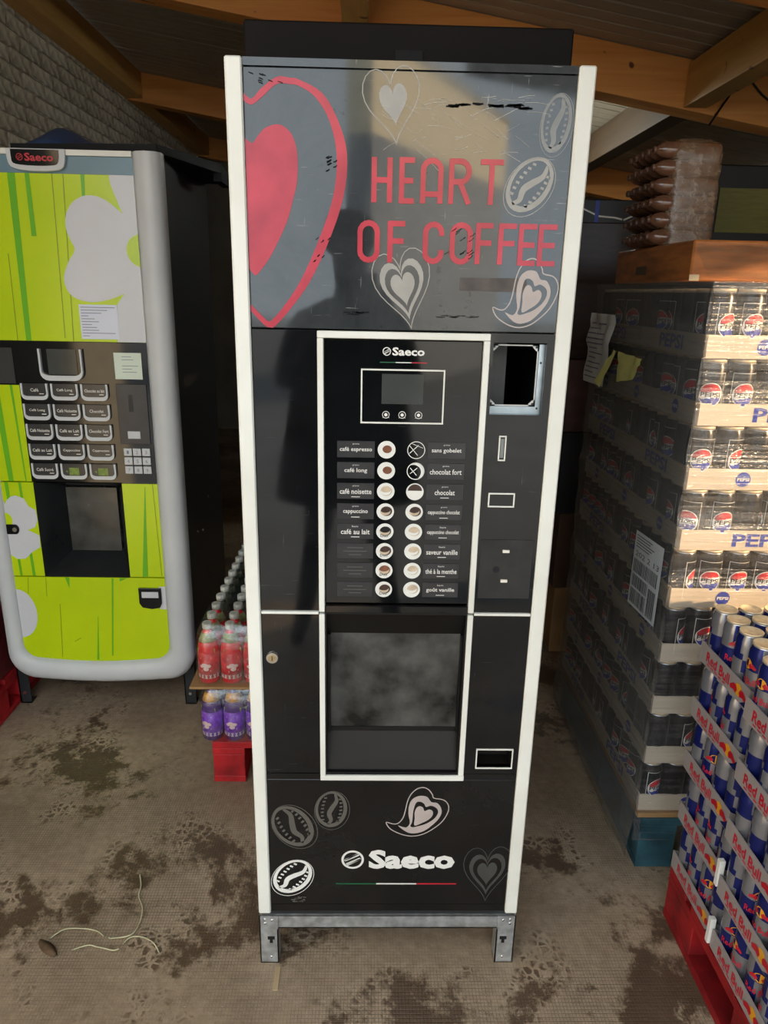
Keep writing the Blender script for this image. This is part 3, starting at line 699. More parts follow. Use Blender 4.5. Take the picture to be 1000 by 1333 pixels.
# ---- base
bs = MB(); bs.box(-.289, .289, .002, .005, .098, .135); bs.box(-.289, .289, .002, .035, .132, .136); bs.box(-.289, .289, .002, .03, .098, .1005)
base = bs.build('base_rail', M_galv, vm)
for sx in (-1, 1):
    r_ = MB().box(min(sx*.288, sx*.285), max(sx*.288, sx*.285), .036, D-.04, .098, .136).build('side_rail', M_galv, vm)
for sy in (0, 1):
    for sx in (-1, 1):
        a, b = sorted((sx*.2915, sx*.2495)); L_ = MB(); y0 = -.002 if not sy else D-.036; y1 = .036 if not sy else D-.002
        yf = (y0, y0+.0025) if not sy else (y1-.0025, y1)
        L_.box(a, b, yf[0], yf[1], 0, .136); e = sx*.2915; L_.box(min(e, e-sx*.0025), max(e, e-sx*.0025), y0, y1, 0, .136); L_.box(a, b, y0, y1, 0, .0025)
        i0 = sx*.2495; L_.box(min(i0, i0+sx*.0025), max(i0, i0+sx*.0025), y0, y1, 0, .098)
        leg = L_.build('foot', M_galv, vm)
        if not sy:
            cx = sx*.2655
            t_ = MB(); t_.box(cx-.008, cx+.008, -.0026, -.002, .069, .078); t_.box(cx-.0035, cx+.0035, -.0026, -.002, .059, .069); t_.build('t_slot', M_dark, leg)
            for dx, dz in ((-.008, .124), (.008, .126), (.008, .115), (-.004, .017)):
                MB().cyl((sx*.2705+sx*dx, -.002, dz), 'y', .0032, -.0018, 10, 0, .002).build('rivet', M_chrome, leg)

# ================================================================== GREEN MACHINE
M_lime = mat('lime_green_print', rgb(186, 212, 8), .22, 0., .05, 3, c2=rgb(192, 214, 14))
M_grass = mat('grass_green_print', rgb(104, 178, 30), .25, 0., .05, 10)
M_line = mat('olive_line_print', rgb(120, 140, 20), .3, 0., .05, 10)
M_petal = mat('petal_grey_print', rgb(206, 206, 210), .25, 0., .03, 6)
M_blue = mat('grey_blue_strip', rgb(104, 132, 146), .3, 0., .06, 8)
M_silver = mat('silver_grey_plastic', rgb(196, 198, 200), .35, 0., .03, 4, c2=rgb(206, 207, 207))
M_gloss = mat('gloss_black_plastic', (.004, .0045, .006), .07, 0., .3, 5)
M_paper = mat('white_paper', rgb(222, 224, 236), .7, 0., .02, 9)
M_ink = mat('grey_ink', rgb(120, 122, 135), .7, 0., .1, 20)
M_btn = mat('smoked_button', (.035, .036, .038), .2, 0., .3, 20)
gm = thing('green_coffee_machine', (-.995, 1.0, 0), 'lime green coffee machine with white flower graphics in a rounded silver frame', 'vending machine')
XL, XR, ZT, ZB = -1.322, -.670, 1.857, .128
c = MB(); c.box(-1.30, -1.285, 1.03, 1.70, .16, 1.86); c.box(-.705, -.690, 1.03, 1.70, .16, 1.86); c.box(-1.285, -.705, 1.69, 1.70, .16, 1.86); c.box(-1.285, -.705, 1.03, 1.69, 1.85, 1.86); c.box(-1.285, -.705, 1.03, 1.69, .16, .17); c.build('cabinet', M_cab, gm)
# door frame swept round the U shape, closed on top by a thin bar
def rounded_U(xl, xr, zt, zb, r, n=8, sag=.0):
    P = [(xl, zt), (xl, zb+r)]+[(xl+r-r*math.cos(t), zb+r-r*math.sin(t)) for t in [PI/2*i/n for i in range(1, n+1)]]
    P += [(xl+r+(xr-xl-2*r)*i/6, zb-sag*math.sin(PI*i/6)) for i in range(1, 6)]
    P += [(xr-r+r*math.sin(t), zb+r-r*math.cos(t)) for t in [PI/2*i/n for i in range(0, n+1)]]+[(xr, zt)]
    return P
U0 = rounded_U(XL, XR, ZT, ZB+.012, .10, 8, .012); U1 = rounded_U(-1.262, -.752, ZT, .224, .055, 8, .012)
V = []; k = len(U0)
for prof in ((0, .045), (0, .012), (.18, -.006), (.5, -.014), (.82, -.006), (1., .008), (1., .03)):
    V.append([(a[0]+(b[0]-a[0])*prof[0], 1.0+prof[1], a[1]+(b[1]-a[1])*prof[0]) for a, b in zip(U0, U1)])
g = MB(); nP = len(V); allv = [p for row in V for p in row]
g.add(allv, [(r_*k+i, r_*k+i+1, (r_+1)*k+i+1, (r_+1)*k+i) for r_ in range(nP-1) for i in range(k-1)], 0, True)
g.add([V[r_][0] for r_ in range(nP)], [tuple(range(nP))]); g.add([V[r_][-1] for r_ in range(nP)], [tuple(range(nP))])
g.build('door_frame', M_silver, gm)
MB().box(-1.262, -.752, 1.0, 1.03, 1.842, 1.857).build('top_bar', M_alu, gm)
dp = MB(); dp.fill([U1], 1.008); dp.v = [(x, y, min(z, 1.842)) for x, y, z in dp.v]
# leave the delivery recess open: panel in pieces
dp = MB(); yF = 1.008
lowp = [p for p in U1 if p[1] < .532]; dp.prism([(-1.262, .532)]+lowp+[(-.752, .532)], yF, yF+.02)
door_low = dp.build('lower_door_panel', M_lime, gm)
dl = MB().box(-1.262, -1.157, yF, yF+.02, .536, .866).build('side_door_panel', M_lime, gm)
dr = MB().box(-.868, -.752, yF, yF+.02, .536, .866).build('side_door_panel', M_lime, gm)
dlu = MB().box(-1.262, -1.160, yF, yF+.02, .870, 1.183).build('side_door_panel', M_lime, gm)
dt = MB().box(-1.262, -.752, yF, yF+.02, 1.320, 1.794).build('upper_door_panel', M_lime, gm)
MB().box(-1.262, -.752, yF, yF+.02, 1.7945, 1.8415).build('blue_strip', M_blue, gm)
ya, yb, yc2 = yF-.0006, yF-.0011, yF-.0016
# badge
bp2 = smooth([(-1.106, 1.857), (-1.105, 1.83), (-1.096, 1.808), (-1.06, 1.799), (-1.02, 1.7975), (-.98, 1.799), (-.950, 1.806), (-.940, 1.83), (-.938, 1.857)], 3)
bd = MB().prism(bp2, yF-.014, yF-.0005).build('badge', M_silver, gm, bevel=.002)
bi = smooth([(-1.092, 1.854), (-1.092, 1.835), (-1.088, 1.818), (-1.06, 1.813), (-1.02, 1.8115), (-.98, 1.813), (-.962, 1.818), (-.956, 1.835), (-.955, 1.854)], 3)
MB().fill([bi], yF-.0146).build('badge_face', M_gloss, bd)
g = MB(); emblem(g, -1.068, 1.834, .0095, yF-.0151); g.text('Saeco', -1.054, -.972, 1.8235, 1.845, yF-.0151, 0, .03); g.build('badge_logo', M_flagred, bd)
def poly(parent, pts, m, nm, y=ya, sm=0): return MB().fill([smooth(pts, sm, True) if sm else pts], y).build(nm, m, parent)
for q in ([(-1.115, 1.794), (-1.093, 1.794), (-1.104, 1.3205), (-1.120, 1.3205)], [(-1.065, 1.794), (-1.052, 1.794), (-1.051, 1.623), (-1.066, 1.623)], [(-.905, 1.794), (-.893, 1.794), (-.897, 1.735), (-.906, 1.735)]):
    poly(dt, q, M_grass, 'stripe_print')
for (a, b) in (((-.987, 1.794), (-1.000, 1.33)), ((-.955, 1.794), (-.975, 1.3205)), ((-1.141, 1.573), (-1.146, 1.3205)), ((-1.20, 1.794), (-1.208, 1.3205))):
    MB().ribbon([a, b], .0022, ya).build('line_print', M_line, dt)
flw = [(-.752, 1.794), (-.823, 1.794), (-.820, 1.769), (-.808, 1.733), (-.792, 1.690), (-.811, 1.706), (-.838, 1.726), (-.867, 1.7365), (-.901, 1.7365), (-.937, 1.717), (-.958, 1.684), (-.962, 1.647), (-.953, 1.615), (-.943, 1.587), (-.965, 1.553), (-.982, 1.514), (-.981, 1.481), (-.961, 1.452), (-.912, 1.438), (-.855, 1.446), (-.806, 1.465), (-.831, 1.432), (-.840, 1.3205), (-.752, 1.3205)]
sm_ = flw[:2]+smooth(flw[1:5], 3)[1:]+smooth(flw[4:21], 3)[1:]+flw[21:]
poly(dt, sm_, M_petal, 'flower_print', yb)
poly(dt, [(-.752, 1.636)]+arc(-.745, 1.588, .044, .046, 105, 255, 12)+[(-.752, 1.540)], M_lime, 'flower_centre_print', yc2)
pp = MB().box(-.948, -.832, yF-.0024, yF-.002, 1.3285, 1.431).build('notice_sheet', M_paper, gm)
g = MB()
for i, w in enumerate((.104, .08, .062, .022, .04, .052, .03, .045, .05, .1, .02)): g.rect(-.943, -.943+w, 1.422-.0085*i, 1.4238-.0085*i, yF-.0029)
g.build('notice_text', M_ink, pp)
# lower graphics
fl2 = [(-1.2618, .807), (-1.257, .79), (-1.252, .803), (-1.235, .817), (-1.219, .821), (-1.193, .811), (-1.180, .783), (-1.160, .772), (-1.1575, .736), (-1.169, .711), (-1.194, .702), (-1.1575, .682), (-1.160, .641), (-1.190, .622), (-1.214, .599), (-1.241, .597), (-1.2618, .613)]
poly(dl, fl2, M_petal, 'flower_print', yb)
poly(dl, arc(-1.262, .735, .022, .026, -90, 90, 10), M_lime, 'flower_centre_print', yc2)
for q in ([(-1.250, .866), (-1.238, .866), (-1.232, .536), (-1.240, .536)], [(-1.205, .866), (-1.196, .866), (-1.188, .536), (-1.198, .536)]): poly(dl, q, M_grass, 'stripe_print')
for q in ([(-1.245, 1.183), (-1.225, 1.183), (-1.218, .870), (-1.234, .870)], [(-1.190, 1.183), (-1.182, 1.183), (-1.176, .870), (-1.180, .870)]): poly(dlu, q, M_grass, 'stripe_print')
poly(dr, [(-.794, .856), (-.792, .856), (-.807, .537), (-.826, .537)], M_grass, 'stripe_print')
MB().ribbon([(-.768, .866), (-.760, .54)], .002, ya).build('line_print', M_line, dr)
poly(door_low, arc(-1.262, .395, .062, .091, 90, -90, 14), M_petal, 'petal_print', yb)
for q in ([(-.932, .530), (-.926, .530), (-.953, .234), (-.958, .234)], [(-.993, .386), (-.991, .386), (-1.004, .216), (-1.012, .216)], [(-.905, .531), (-.88, .531), (-.905, .518)], [(-1.09, .531), (-1.075, .531), (-1.079, .49)]): poly(door_low, q, M_grass, 'stripe_print')
for a, b in (((-1.118, .432), (-1.132, .226)), ((-1.155, .53), (-1.160, .46)), ((-1.215, .53), (-1.222, .47))): MB().ribbon([a, b], .002, ya).build('line_print', M_line, door_low)
MB().ribbon(smooth([(-1.083, .288), (-1.07, .296), (-1.058, .302)], 3), .002, ya).build('scuff', M_line, door_low)
lk = MB(); lk.prism(arc(-1.233, .704, .012, .017, -90, 90, 8)+[(-1.262, .721), (-1.262, .687)], yF-.006, yF-.0005); lk = lk.build('door_lock', M_gloss, gm, bevel=.001)
MB().cyl((-1.234, yF-.006, .704), 'y', .0075, -.003, 16).build('lock_barrel', M_chrome, lk)
# control panel
pc = MB(); pc.prism([(-1.262, 1.3185), (-.752, 1.3185), (-.752, .867), (-.866, .867), (-.866, .870), (-1.159, .870), (-1.159, 1.184), (-1.262, 1.184)], yF-.001, yF+.02)
pc = pc.build('control_panel', M_gloss, gm)
MB().box(-1.262, -1.168, yF-.003, yF-.0012, 1.188, 1.298).build('side_display', mat('grey_glass', (.05, .05, .048), .15), pc)
yp = yF-.0015
def ubadge(x0, x1, z0, z1, par, nm, t=.007, depth=.006):
    g = MB(); r = (x1-x0)*.2
    o = [(x0, z1), (x0, z0+r)]+arc(x0+r, z0+r, r, r, 180, 270, 4)[1:]+arc(x1-r, z0+r, r, r, 270, 360, 4)+[(x1, z1)]
    i = [(x0+t, z1), (x0+t, z0+r+t*.6)]+arc(x0+r+t*.4, z0+r+t*.8, r-t*.4, r*.6, 180, 270, 4)[1:]+arc(x1-r-t*.4, z0+r+t*.8, r-t*.4, r*.6, 270, 360, 4)+[(x1-t, z1)]
    kk = len(o)
    for y0, y1, A, B_ in ((yp-depth, yp-depth, o, i), (yp-depth, yp, o, o), (yp-depth, yp, i, i)):
        g.add([(p[0], y0, p[1]) for p in A]+[(p[0], y1, p[1]) for p in B_], [(j, j+1, kk+j+1, kk+j) for j in range(kk-1)])
    return g.build(nm, M_silver, par)
d = ubadge(-1.085, -.952, 1.2, 1.297, pc, 'display_frame', .006, .012)
MB().rect(-1.062, -.972, 1.218, 1.296, yp-.001).build('display_screen', M_screen, d)
BT = ['Café', 'Café Long', 'Chocolat au lait', 'Café Long', 'Café Noisette', 'Chocolat', 'Café Noisette', 'Café au Lait', 'Chocolat Fort', 'Café au Lait', 'Cappuccino', 'Cappuccino', 'Café Sucré', '', '']
M_led = mat('green_amber_label', rgb(120, 140, 60), .4, 0., .4, 60)
for r_ in range(5):
    for q in range(3):
        x0 = -1.153+q*.0935+r_*.0006; z1 = 1.190-.0643*r_; z0 = z1-.0515
        bt = MB().box(x0+.004, x0+.080, yp-.006, yp, z0+.006, z1, 0, .001).build('selection_button', M_btn, pc)
        f = ubadge(x0, x0+.084, z0, z1, pc, 'button_rim', .006, .009); f.parent = bt
        t = BT[r_*3+q]; g = MB()
        if t:
            w = min(.062, .0048*len(t)+.006); g.text(t, x0+.042-w/2, x0+.042+w/2, z0+.026, z0+.036, yp-.0066, 0, .012); g.rect(x0+.056, x0+.07, z0+.018, z0+.0205, yp-.0066)
            g.build('button_text', M_white, bt)
        else:
            g.rect(x0+.026, x0+.058, z0+.014, z0+.038, yp-.0066); g.fill([[(x0+.014, z0+.026), (x0+.022, z0+.031), (x0+.022, z0+.021)]], yp-.0066); g.build('button_text', M_led, bt)
st = MB().box(-.856, -.771, yp-.0012, yp-.0006, 1.207, 1.2885).build('instruction_sticker', mat('cream_sticker', rgb(214, 224, 208), .6, 0., .03), pc)
g = MB()
for i, w in enumerate((.03, .036, 0, .05, .03, .045)): g.rect(-.832, -.832+w, 1.276-.0095*i, 1.2775-.0095*i, yp-.0017)
g.build('sticker_text', M_ink, st)
rc = MB().box(-.858, -.762, yp-.002, yp-.0004, 1.00, 1.192, 0, .001).build('reader_panel', mat('blue_black_plastic', (.016, .018, .024), .25, 0., .3, 10), pc)
MB().rect(-.822, -.808, 1.104, 1.159, yp-.0025).build('card_slot', M_dark, rc)
MB().box(-.832, -.792, yp-.005, yp-.002, 1.018, 1.042).build('return_button', M_silver, rc, bevel=.001)
for r_ in range(3):
    for q in range(3):
        x0 = -.850+q*.0293; z1 = .986-r_*.0297
        kb = MB().box(x0, x0+.0258, yp-.005, yp, z1-.0245, z1, 0, .001).build('keypad_key', M_silver, pc)
        MB().text(str(r_*3+q+1), x0+.0095, x0+.0165, z1-.018, z1-.007, yp-.0055).build('key_digit', M_ink, kb)
# delivery recess
yB = yF+.16
O_ = [(-1.157, .534), (-.868, .534), (-.868, .8665), (-1.157, .8665)]; I_ = [(-1.090, .602), (-.918, .610), (-.918, .828), (-1.090, .828)]
g = MB(); g.add([(x, yF, z) for x, z in O_]+[(x, yB-.06, z) for x, z in I_], [(i, (i+1) % 4, 4+(i+1) % 4, 4+i) for i in range(4)])
gb = g.build('delivery_recess', mat('satin_black_plastic', (.014, .016, .017), .25, 0., .3, 6), gm)
MB().box(-1.090, -.918, yB-.075, yB-.058, .600, .828).build('recess_flap', mat('smoked_grey_flap', (.05, .052, .05), .2, 0., .35, 12, rvar=.1), gb)
hp = smooth([(-.843, .497), (-.766, .497), (-.766, .44), (-.772, .423), (-.80, .419), (-.835, .422), (-.843, .44)], 2, True)
MB().rect(-.775, -.752, .416, .501, ya).build('handle_backing', M_petal, gm)
hd = MB(); hd.prism([(-.843, .497), (-.766, .497), (-.766, .44), (-.773, .424), (-.80, .419), (-.833, .424), (-.843, .44)], yF-.008, yF-.001); hd = hd.build('coin_return', M_gloss, gm, bevel=.002)
MB().box(-.832, -.775, yF-.0095, yF-.0082, .462, .484).build('return_flap', M_silver, hd)
for xx in (-1.318, -.71):
    for yy in (1.07, 1.63):
        lg = MB(); lg.box(xx-.018, xx+.022, yy, yy+.004, 0, .162); lg.box(xx-.018, xx-.014, yy, yy+.04, 0, .162); lg.box(xx-.018, xx+.022, yy, yy+.04, 0, .005)
        lg = lg.build('foot', M_cab, gm); MB().cyl((xx+.002, yy-.003, .045), 'y', .006, .003, 8).build('foot_bolt', M_chrome, lg)
for (yy, zz) in ((1.12, 1.762), (1.25, .62), (1.12, 1.30), (1.33, .60), (1.45, .70)): MB().cyl((-.690, yy, zz), 'x', .004, .003, 8).build('cabinet_screw', M_chrome, gm)
# lid leaning out of the top, blue sheet behind it
ts = thing('black_lid_panel', (-.88, 1.3, 1.862), 'thin black sheet lid lying askew on top of the green machine', 'lid')
g = MB(); g.add([(-1.12, 1.06, 1.8625), (-.690, 1.04, 1.8625), (-.575, 1.42, 1.8625), (-.60, 1.68, 1.8625), (-1.12, 1.68, 1.8625)]+[(-1.12, 1.06, 1.880), (-.690, 1.04, 1.884), (-.575, 1.42, 1.893), (-.60, 1.68, 1.893), (-1.12, 1.68, 1.885)], [(0, 1, 2, 3, 4), (9, 8, 7, 6, 5)]+[(i, (i+1) % 5, 5+(i+1) % 5, 5+i) for i in range(5)])
M_mblk = mat('matt_black_sheet', (.006, .006, .0065), .6, 0., .2, 6, spec=.25)
g.build('sheet', M_mblk, ts)
MB().box(-.60, -.573, 1.40, 1.56, 1.835, 1.8625).build('folded_edge', M_mblk, ts)
bt_ = MB(); nx, ny = 18, 8; rr = random.Random(9)
for j in range(ny+1):
    for i in range(nx+1):
        u, v = i/nx, j/ny
        z = 1.897+.085*math.sin(PI*v)*(math.exp(-((u-.18)/.2)**2)+.45*math.exp(-((u-.6)/.25)**2))+.008*noise.noise((u*9, v*7, 0))*math.sin(PI*v)
        bt_.v.append((-1.16+u*.40, 1.20+v*.40, z))
bt_.f = [(j*(nx+1)+i, j*(nx+1)+i+1, (j+1)*(nx+1)+i+1, (j+1)*(nx+1)+i) for j in range(ny) for i in range(nx)]; bt_.m = [0]*len(bt_.f); bt_.sm = [True]*len(bt_.f)
o = bt_.build('blue_tarpaulin', mat('navy_tarpaulin', rgb(52, 76, 116), .5, 0., .2, 9), loc=(-.96, 1.4, 1.897)); s_ = o.modifiers.new('solid', 'SOLIDIFY'); s_.thickness = .004
tag(o, 'crumpled navy blue tarpaulin on top of the green machine', 'tarpaulin')

# ================================================================== PALLETS
def pallet(name, x0, x1, y0, y1, m, label, along='x', h=.145, nd=7):
    p = thing(name, ((x0+x1)/2, (y0+y1)/2, 0), label, 'pallet'); dk = .022
    if along == 'x':                                           # deck boards run along x, runners along y
        bw = (y1-y0)/nd*.78
        for i in range(nd):
            yy = y0+(y1-y0-bw)*i/(nd-1); MB().box(x0, x1, yy, yy+bw, h-dk, h, 0, .002).build('deck_board', m, p)
        xs = [x0, (x0+x1)/2-.05, x1-.10]
        for xx in xs:
            MB().box(xx, xx+.10, y0, y1, h-2*dk, h-dk-.0005, 0, .002).build('stringer_board', m, p)
            MB().box(xx, xx+.10, y0, y1, 0, dk, 0, .002).build('bottom_board', m, p)
            for yy in (y0, (y0+y1)/2-.07, y1-.14): MB().box(xx+.001, xx+.099, yy, yy+.14, dk+.0005, h-2*dk-.0005, 0, .002).build('block', m, p)
    return p
M_redp = mat('red_painted_wood', rgb(150, 16, 24), .6, 0., .3, 12, bump=.3, c2=rgb(176, 26, 32))
M_bluep = mat('teal_blue_painted_wood', rgb(26, 60, 72), .65, 0., .4, 10, bump=.3, c2=rgb(44, 82, 92))
M_card = mat('brown_cardboard', rgb(158, 122, 80), .8, 0., .12, 12)
M_tray = mat('pale_cardboard_tray', rgb(206, 192, 172), .7, 0., .06, 10)
M_lid = mat('can_lid_aluminium', (.86, .68, .44), .5, .4, .15, 60)
M_silvercan = mat('silver_can', (.55, .56, .58), .3, .75, .08, 20)

# ------------------------------------------------------------------ bottles between the machines
pallet('wooden_pallet', -.53, -.13, .63, 1.43, M_redp, 'red painted pallet under the bottles beside the black machine', 'x', .145, 6)
NW = {'r': (rgb(150, 160, 110), .3, 0., .45, 90), 'p': (rgb(210, 150, 50), .3, 0., .5, 90), 'g': (rgb(96, 104, 88), .3, 0., .5, 90)}
def bottle_meshes(liq, label, name):
    P = [(.028, 0), (.032, .004), (.032, .105), (.031, .112), (.027, .135), (.016, .160), (.0125, .166), (.0125, .172)]
    b = MB().lathe(P, 18, [0]*7).mesh('bottle_body', liq)
    l = MB().lathe([(.0324, .018), (.0324, .1)], 18, [0]); l = l.mesh('bottle_label', label)
    cap = MB().lathe([(.0145, .172), (.015, .176), (.015, .186), (.0135, .190)], 16, [0]*3).mesh('cap', mat('grey_white_cap', rgb(196, 198, 190), .4, 0., .25, 150))
    nk = MB().lathe([(.0276, .134), (.0222, .148), (.0168, .160)], 18, [0, 0]).mesh('neck_wrap', mat('neck_wrap_'+name, *NW[name]))
    return b, l, cap, nk
M_redliq = mat('red_drink', rgb(222, 40, 54), .12, 0., .15, 30, coat=.6); M_redlab = mat('red_drink_label', rgb(196, 34, 46), .3, 0., .25, 60, c2=rgb(216, 66, 70))
M_purliq = mat('purple_drink', rgb(78, 44, 120), .12, 0., .2, 30, coat=.6); M_purlab = mat('purple_drink_label', rgb(118, 44, 196), .3, 0., .2, 60, c2=rgb(146, 84, 214))
M_clrliq = mat('dark_clear_drink', rgb(84, 88, 84), .12, 0., .25, 30, coat=.6); M_clrlab = mat('grey_green_label', rgb(120, 126, 112), .35, 0., .35, 70)
BK = {'red': bottle_meshes(M_redliq, M_redlab, 'r'), 'purple': bottle_meshes(M_purliq, M_purlab, 'p'), 'grey': bottle_meshes(M_clrliq, M_clrlab, 'g')}
def wrapdec(fn):
    g = MB(); R_ = .0328
    f = lambda a, z: (R_*math.sin(a/R_), -R_*math.cos(a/R_), z)
    fn(g, f); return g
def zz(g, f):
    for i in range(9):
        a = -.05+i*.0125
        for s in (-1, 1): g.add([f(a-.004, .024+.006*s), f(a-.002, .024+.007*s), f(a+.004, .024-.006*s), f(a+.002, .024-.007*s)], [(0, 1, 2, 3)])
ZZ = wrapdec(zz).mesh('zigzag_print', M_white)
def lab(g, f):
    for (a, z, r) in ((-.004, .062, .010), (.008, .060, .008), (-.014, .058, .007), (0, .050, .009)):
        g.add([f(a+r*math.cos(2*PI*i/10), z+r*.7*math.sin(2*PI*i/10)) for i in range(10)], [tuple(range(10))])
    for z, w in ((.082, .034), (.040, .030)): g.add([f(-w/2, z), f(w/2, z+.002), f(w/2, z+.006), f(-w/2, z+.004)], [(0, 1, 2, 3)])
FR = wrapdec(lab).mesh('fruit_print', mat('pale_pink_print', rgb(232, 206, 200), .4, 0., .15, 200))
def gr(g, f):
    g.add([f(-.03, .118-.004), f(.03, .118-.004), f(.03, .101), f(-.03, .101)], [(0, 1, 2, 3)])
GRN = wrapdec(gr).mesh('neck_band_print', mat('green_band_print', rgb(136, 178, 70), .4, 0., .2, 120))
def add_bottle(kind, x, y, z, label, group, deco=False):
    b = thing('drink_bottle', (x, y, z), label, 'bottle', group); bo, la, ca, nw = BK[kind]; a = random.uniform(-.5, .5)
    inst('bottle_body', bo, b); l = inst('bottle_label', la, b, rot=(0, 0, a)); inst('cap', ca, b); inst('neck_wrap', nw, b)
    if deco:
        inst('zigzag_print', ZZ, l); inst('fruit_print', FR, l); inst('neck_band_print', GRN, l)
xs = [-.532, -.464, -.396, -.328, -.260, -.192]
for i, x in enumerate(xs):
    for j in range(12):
        y = .665+j*.068
        if (j < 3 or i == 0) and j < 11:
            add_bottle('purple', x, y, .146, 'purple drink bottle under the cardboard sheet on the red pallet', 'purple bottles in the lower layer', j < 1)
        k = 'red' if j < 3 else 'grey'
        add_bottle(k, x, y, .347, 'red drink bottle standing on the cardboard sheet beside the black machine' if k == 'red' else 'grey drink bottle behind the red ones on the cardboard sheet', 'red bottles in the upper layer' if k == 'red' else 'grey bottles in the upper layer', j < 1)
o = MB().box(-.585, -.14, .618, 1.50, .3375, .3455, 0, .001).build('cardboard_sheet', M_card, loc=(-.36, 1.06, .3375)); tag(o, 'brown cardboard layer sheet between red and purple bottles', 'cardboard')
M_shrink = film_material('shrink_film', .12, .02, .22, (1, 1, 3), sc=3)
def shrink(x0, x1, y0, y1, z0, z1, label):
    g = MB(); n = 14; m = 10
    per = []
    c_ = .03; cx, cy = (x0+x1)/2, (y0+y1)/2
    for i in range(48):
        t = 2*PI*i/48; ct, st_ = math.cos(t), math.sin(t); e = .28
        per.append((cx+(x1-x0)/2*math.copysign(abs(ct)**e, ct), cy+(y1-y0)/2*math.copysign(abs(st_)**e, st_)))
    for j in range(m+1):
        z = z0+(z1-z0)*j/m; s = 1-.22*max(0, (j/m-.62)/.38)**2
        for i, (px_, py_) in enumerate(per):
            w = 1+.010*noise.noise((px_*30, py_*30, z*40)); g.v.append((cx+(px_-cx)*s*w, cy+(py_-cy)*s*w, z))
    g.f = [(j*48+i, j*48+(i+1) % 48, (j+1)*48+(i+1) % 48, (j+1)*48+i) for j in range(m) for i in range(48)]
    g.f.append(tuple(m*48+i for i in range(48)))
    g.m = [0]*len(g.f); g.sm = [True]*len(g.f)
    o = g.build('shrink_film', M_shrink, loc=(cx, cy, z0)); tag(o, label, 'film')
shrink(-.569, -.359, .628, .838, .3462, .545, 'clear shrink film around the front pack of red bottles')
shrink(-.569, -.359, .628, .838, .1462, .3365, 'clear shrink film around the front pack of purple bottles')

# ------------------------------------------------------------------ cola pallet
M_colab = mat('black_can', (.012, .012, .014), .28, .3, .2, 40)
M_lred = mat('emblem_red', rgb(206, 36, 44), .35, 0., .05, 20); M_lwht = mat('emblem_white', rgb(232, 230, 226), .35, 0., .03, 20); M_lblu = mat('emblem_blue', rgb(44, 62, 160), .35, 0., .05, 20)
M_lblk = mat('emblem_black', (.012, .012, .014), .35)
def globe(g, f, r, mis=(0, 1, 2, 3), ring=True, txt=True, N=22):
    for j in range(N):
        z0, z1 = -r+2*r*j/N, -r+2*r*(j+1)/N
        for i in range(N):
            a0, a1 = -r+2*r*i/N, -r+2*r*(i+1)/N; ca, cz = (a0+a1)/2, (z0+z1)/2
            if ca*ca+cz*cz > r*r: continue
            w = .10*r*math.sin(ca/r*2.6); mi = mis[0] if cz > .30*r+w else (mis[2] if cz < -.32*r+w else mis[1])
            g.add([f(a0, z0), f(a1, z0), f(a1, z1), f(a0, z1)], [(0, 1, 2, 3)], mi)
    if ring:
        for i in range(32):
            t0, t1 = 2*PI*i/32, 2*PI*(i+1)/32
            g.add([f(q*r*math.cos(t), q*r*math.sin(t)) for q, t in ((1.0, t0), (1.10, t0), (1.10, t1), (1.0, t1))], [(0, 1, 2, 3)], mis[1])
    if txt: g.text('PEPSI', -.90*r, .90*r, -.24*r, .22*r, 0, mis[3], .03, fn=lambda a, b: f(a, b, 1))
CR, CH = .0305, .143
can_body = MB().lathe([(.024, .0), (.0285, .006), (CR, .014), (CR, .124), (.0275, .134), (.0268, .1365)], 22, [1, 1, 0, 0, 1]).mesh('can_body', [M_colab, M_silvercan])
can_lid = MB().lathe([(.0270, .1365), (.0278, .1425), (.0262, .143), (.0252, .139), (.006, .139)], 22, [0]*4).mesh('can_lid', M_lid)
g = MB(); fcan = lambda a, z, k=0: ((CR+.0003+.0003*k)*math.sin(a/CR), -(CR+.0003+.0003*k)*math.cos(a/CR), .066+z)
globe(g, fcan, .024)
for z in (-.046, .047):
    g.add([fcan(a, z) for a in [-.03+.006*i for i in range(11)]]+[fcan(a, z+.0012) for a in [-.03+.006*i for i in range(11)]], [(i, i+1, 12+i, 11+i) for i in range(10)], 1)
for a in (-.03, .0288): g.add([fcan(a, -.046), fcan(a+.0012, -.046), fcan(a+.0012, .048), fcan(a, .048)], [(0, 1, 2, 3)], 1)
for dz in (.052, .056): pass
can_logo = g.mesh('can_emblem', [M_lred, M_lwht, M_lblu, M_lblk])
def can(x, y, z, rot, layer, tr):
    c = thing('soda_can', (x, y, z), 'black soda can, %s layer of the film wrapped pallet, %s' % (ORD[layer], tr), 'can', 'black soda cans, %s layer, %s' % (ORD[layer], tr))
    c.rotation_euler = (0, 0, rot)
    inst('can_body', can_body, c); inst('can_lid', can_lid, c); inst('can_emblem', can_logo, c)
TL, TS, TH = .390, .260, .050
def tray_mesh(lx, ly):
    g = MB(); t = .0025; a, b = lx/2-.002, ly/2-.002
    g.box(-a, a, -b, b, 0, t); g.box(-a, a, -b, -b+t, t, TH); g.box(-a, a, b-t, b, t, TH); g.box(-a, -a+t, -b+t, b-t, t, TH); g.box(a-t, a, -b+t, b-t, t, TH)
    return g.mesh('tray_walls', M_tray)
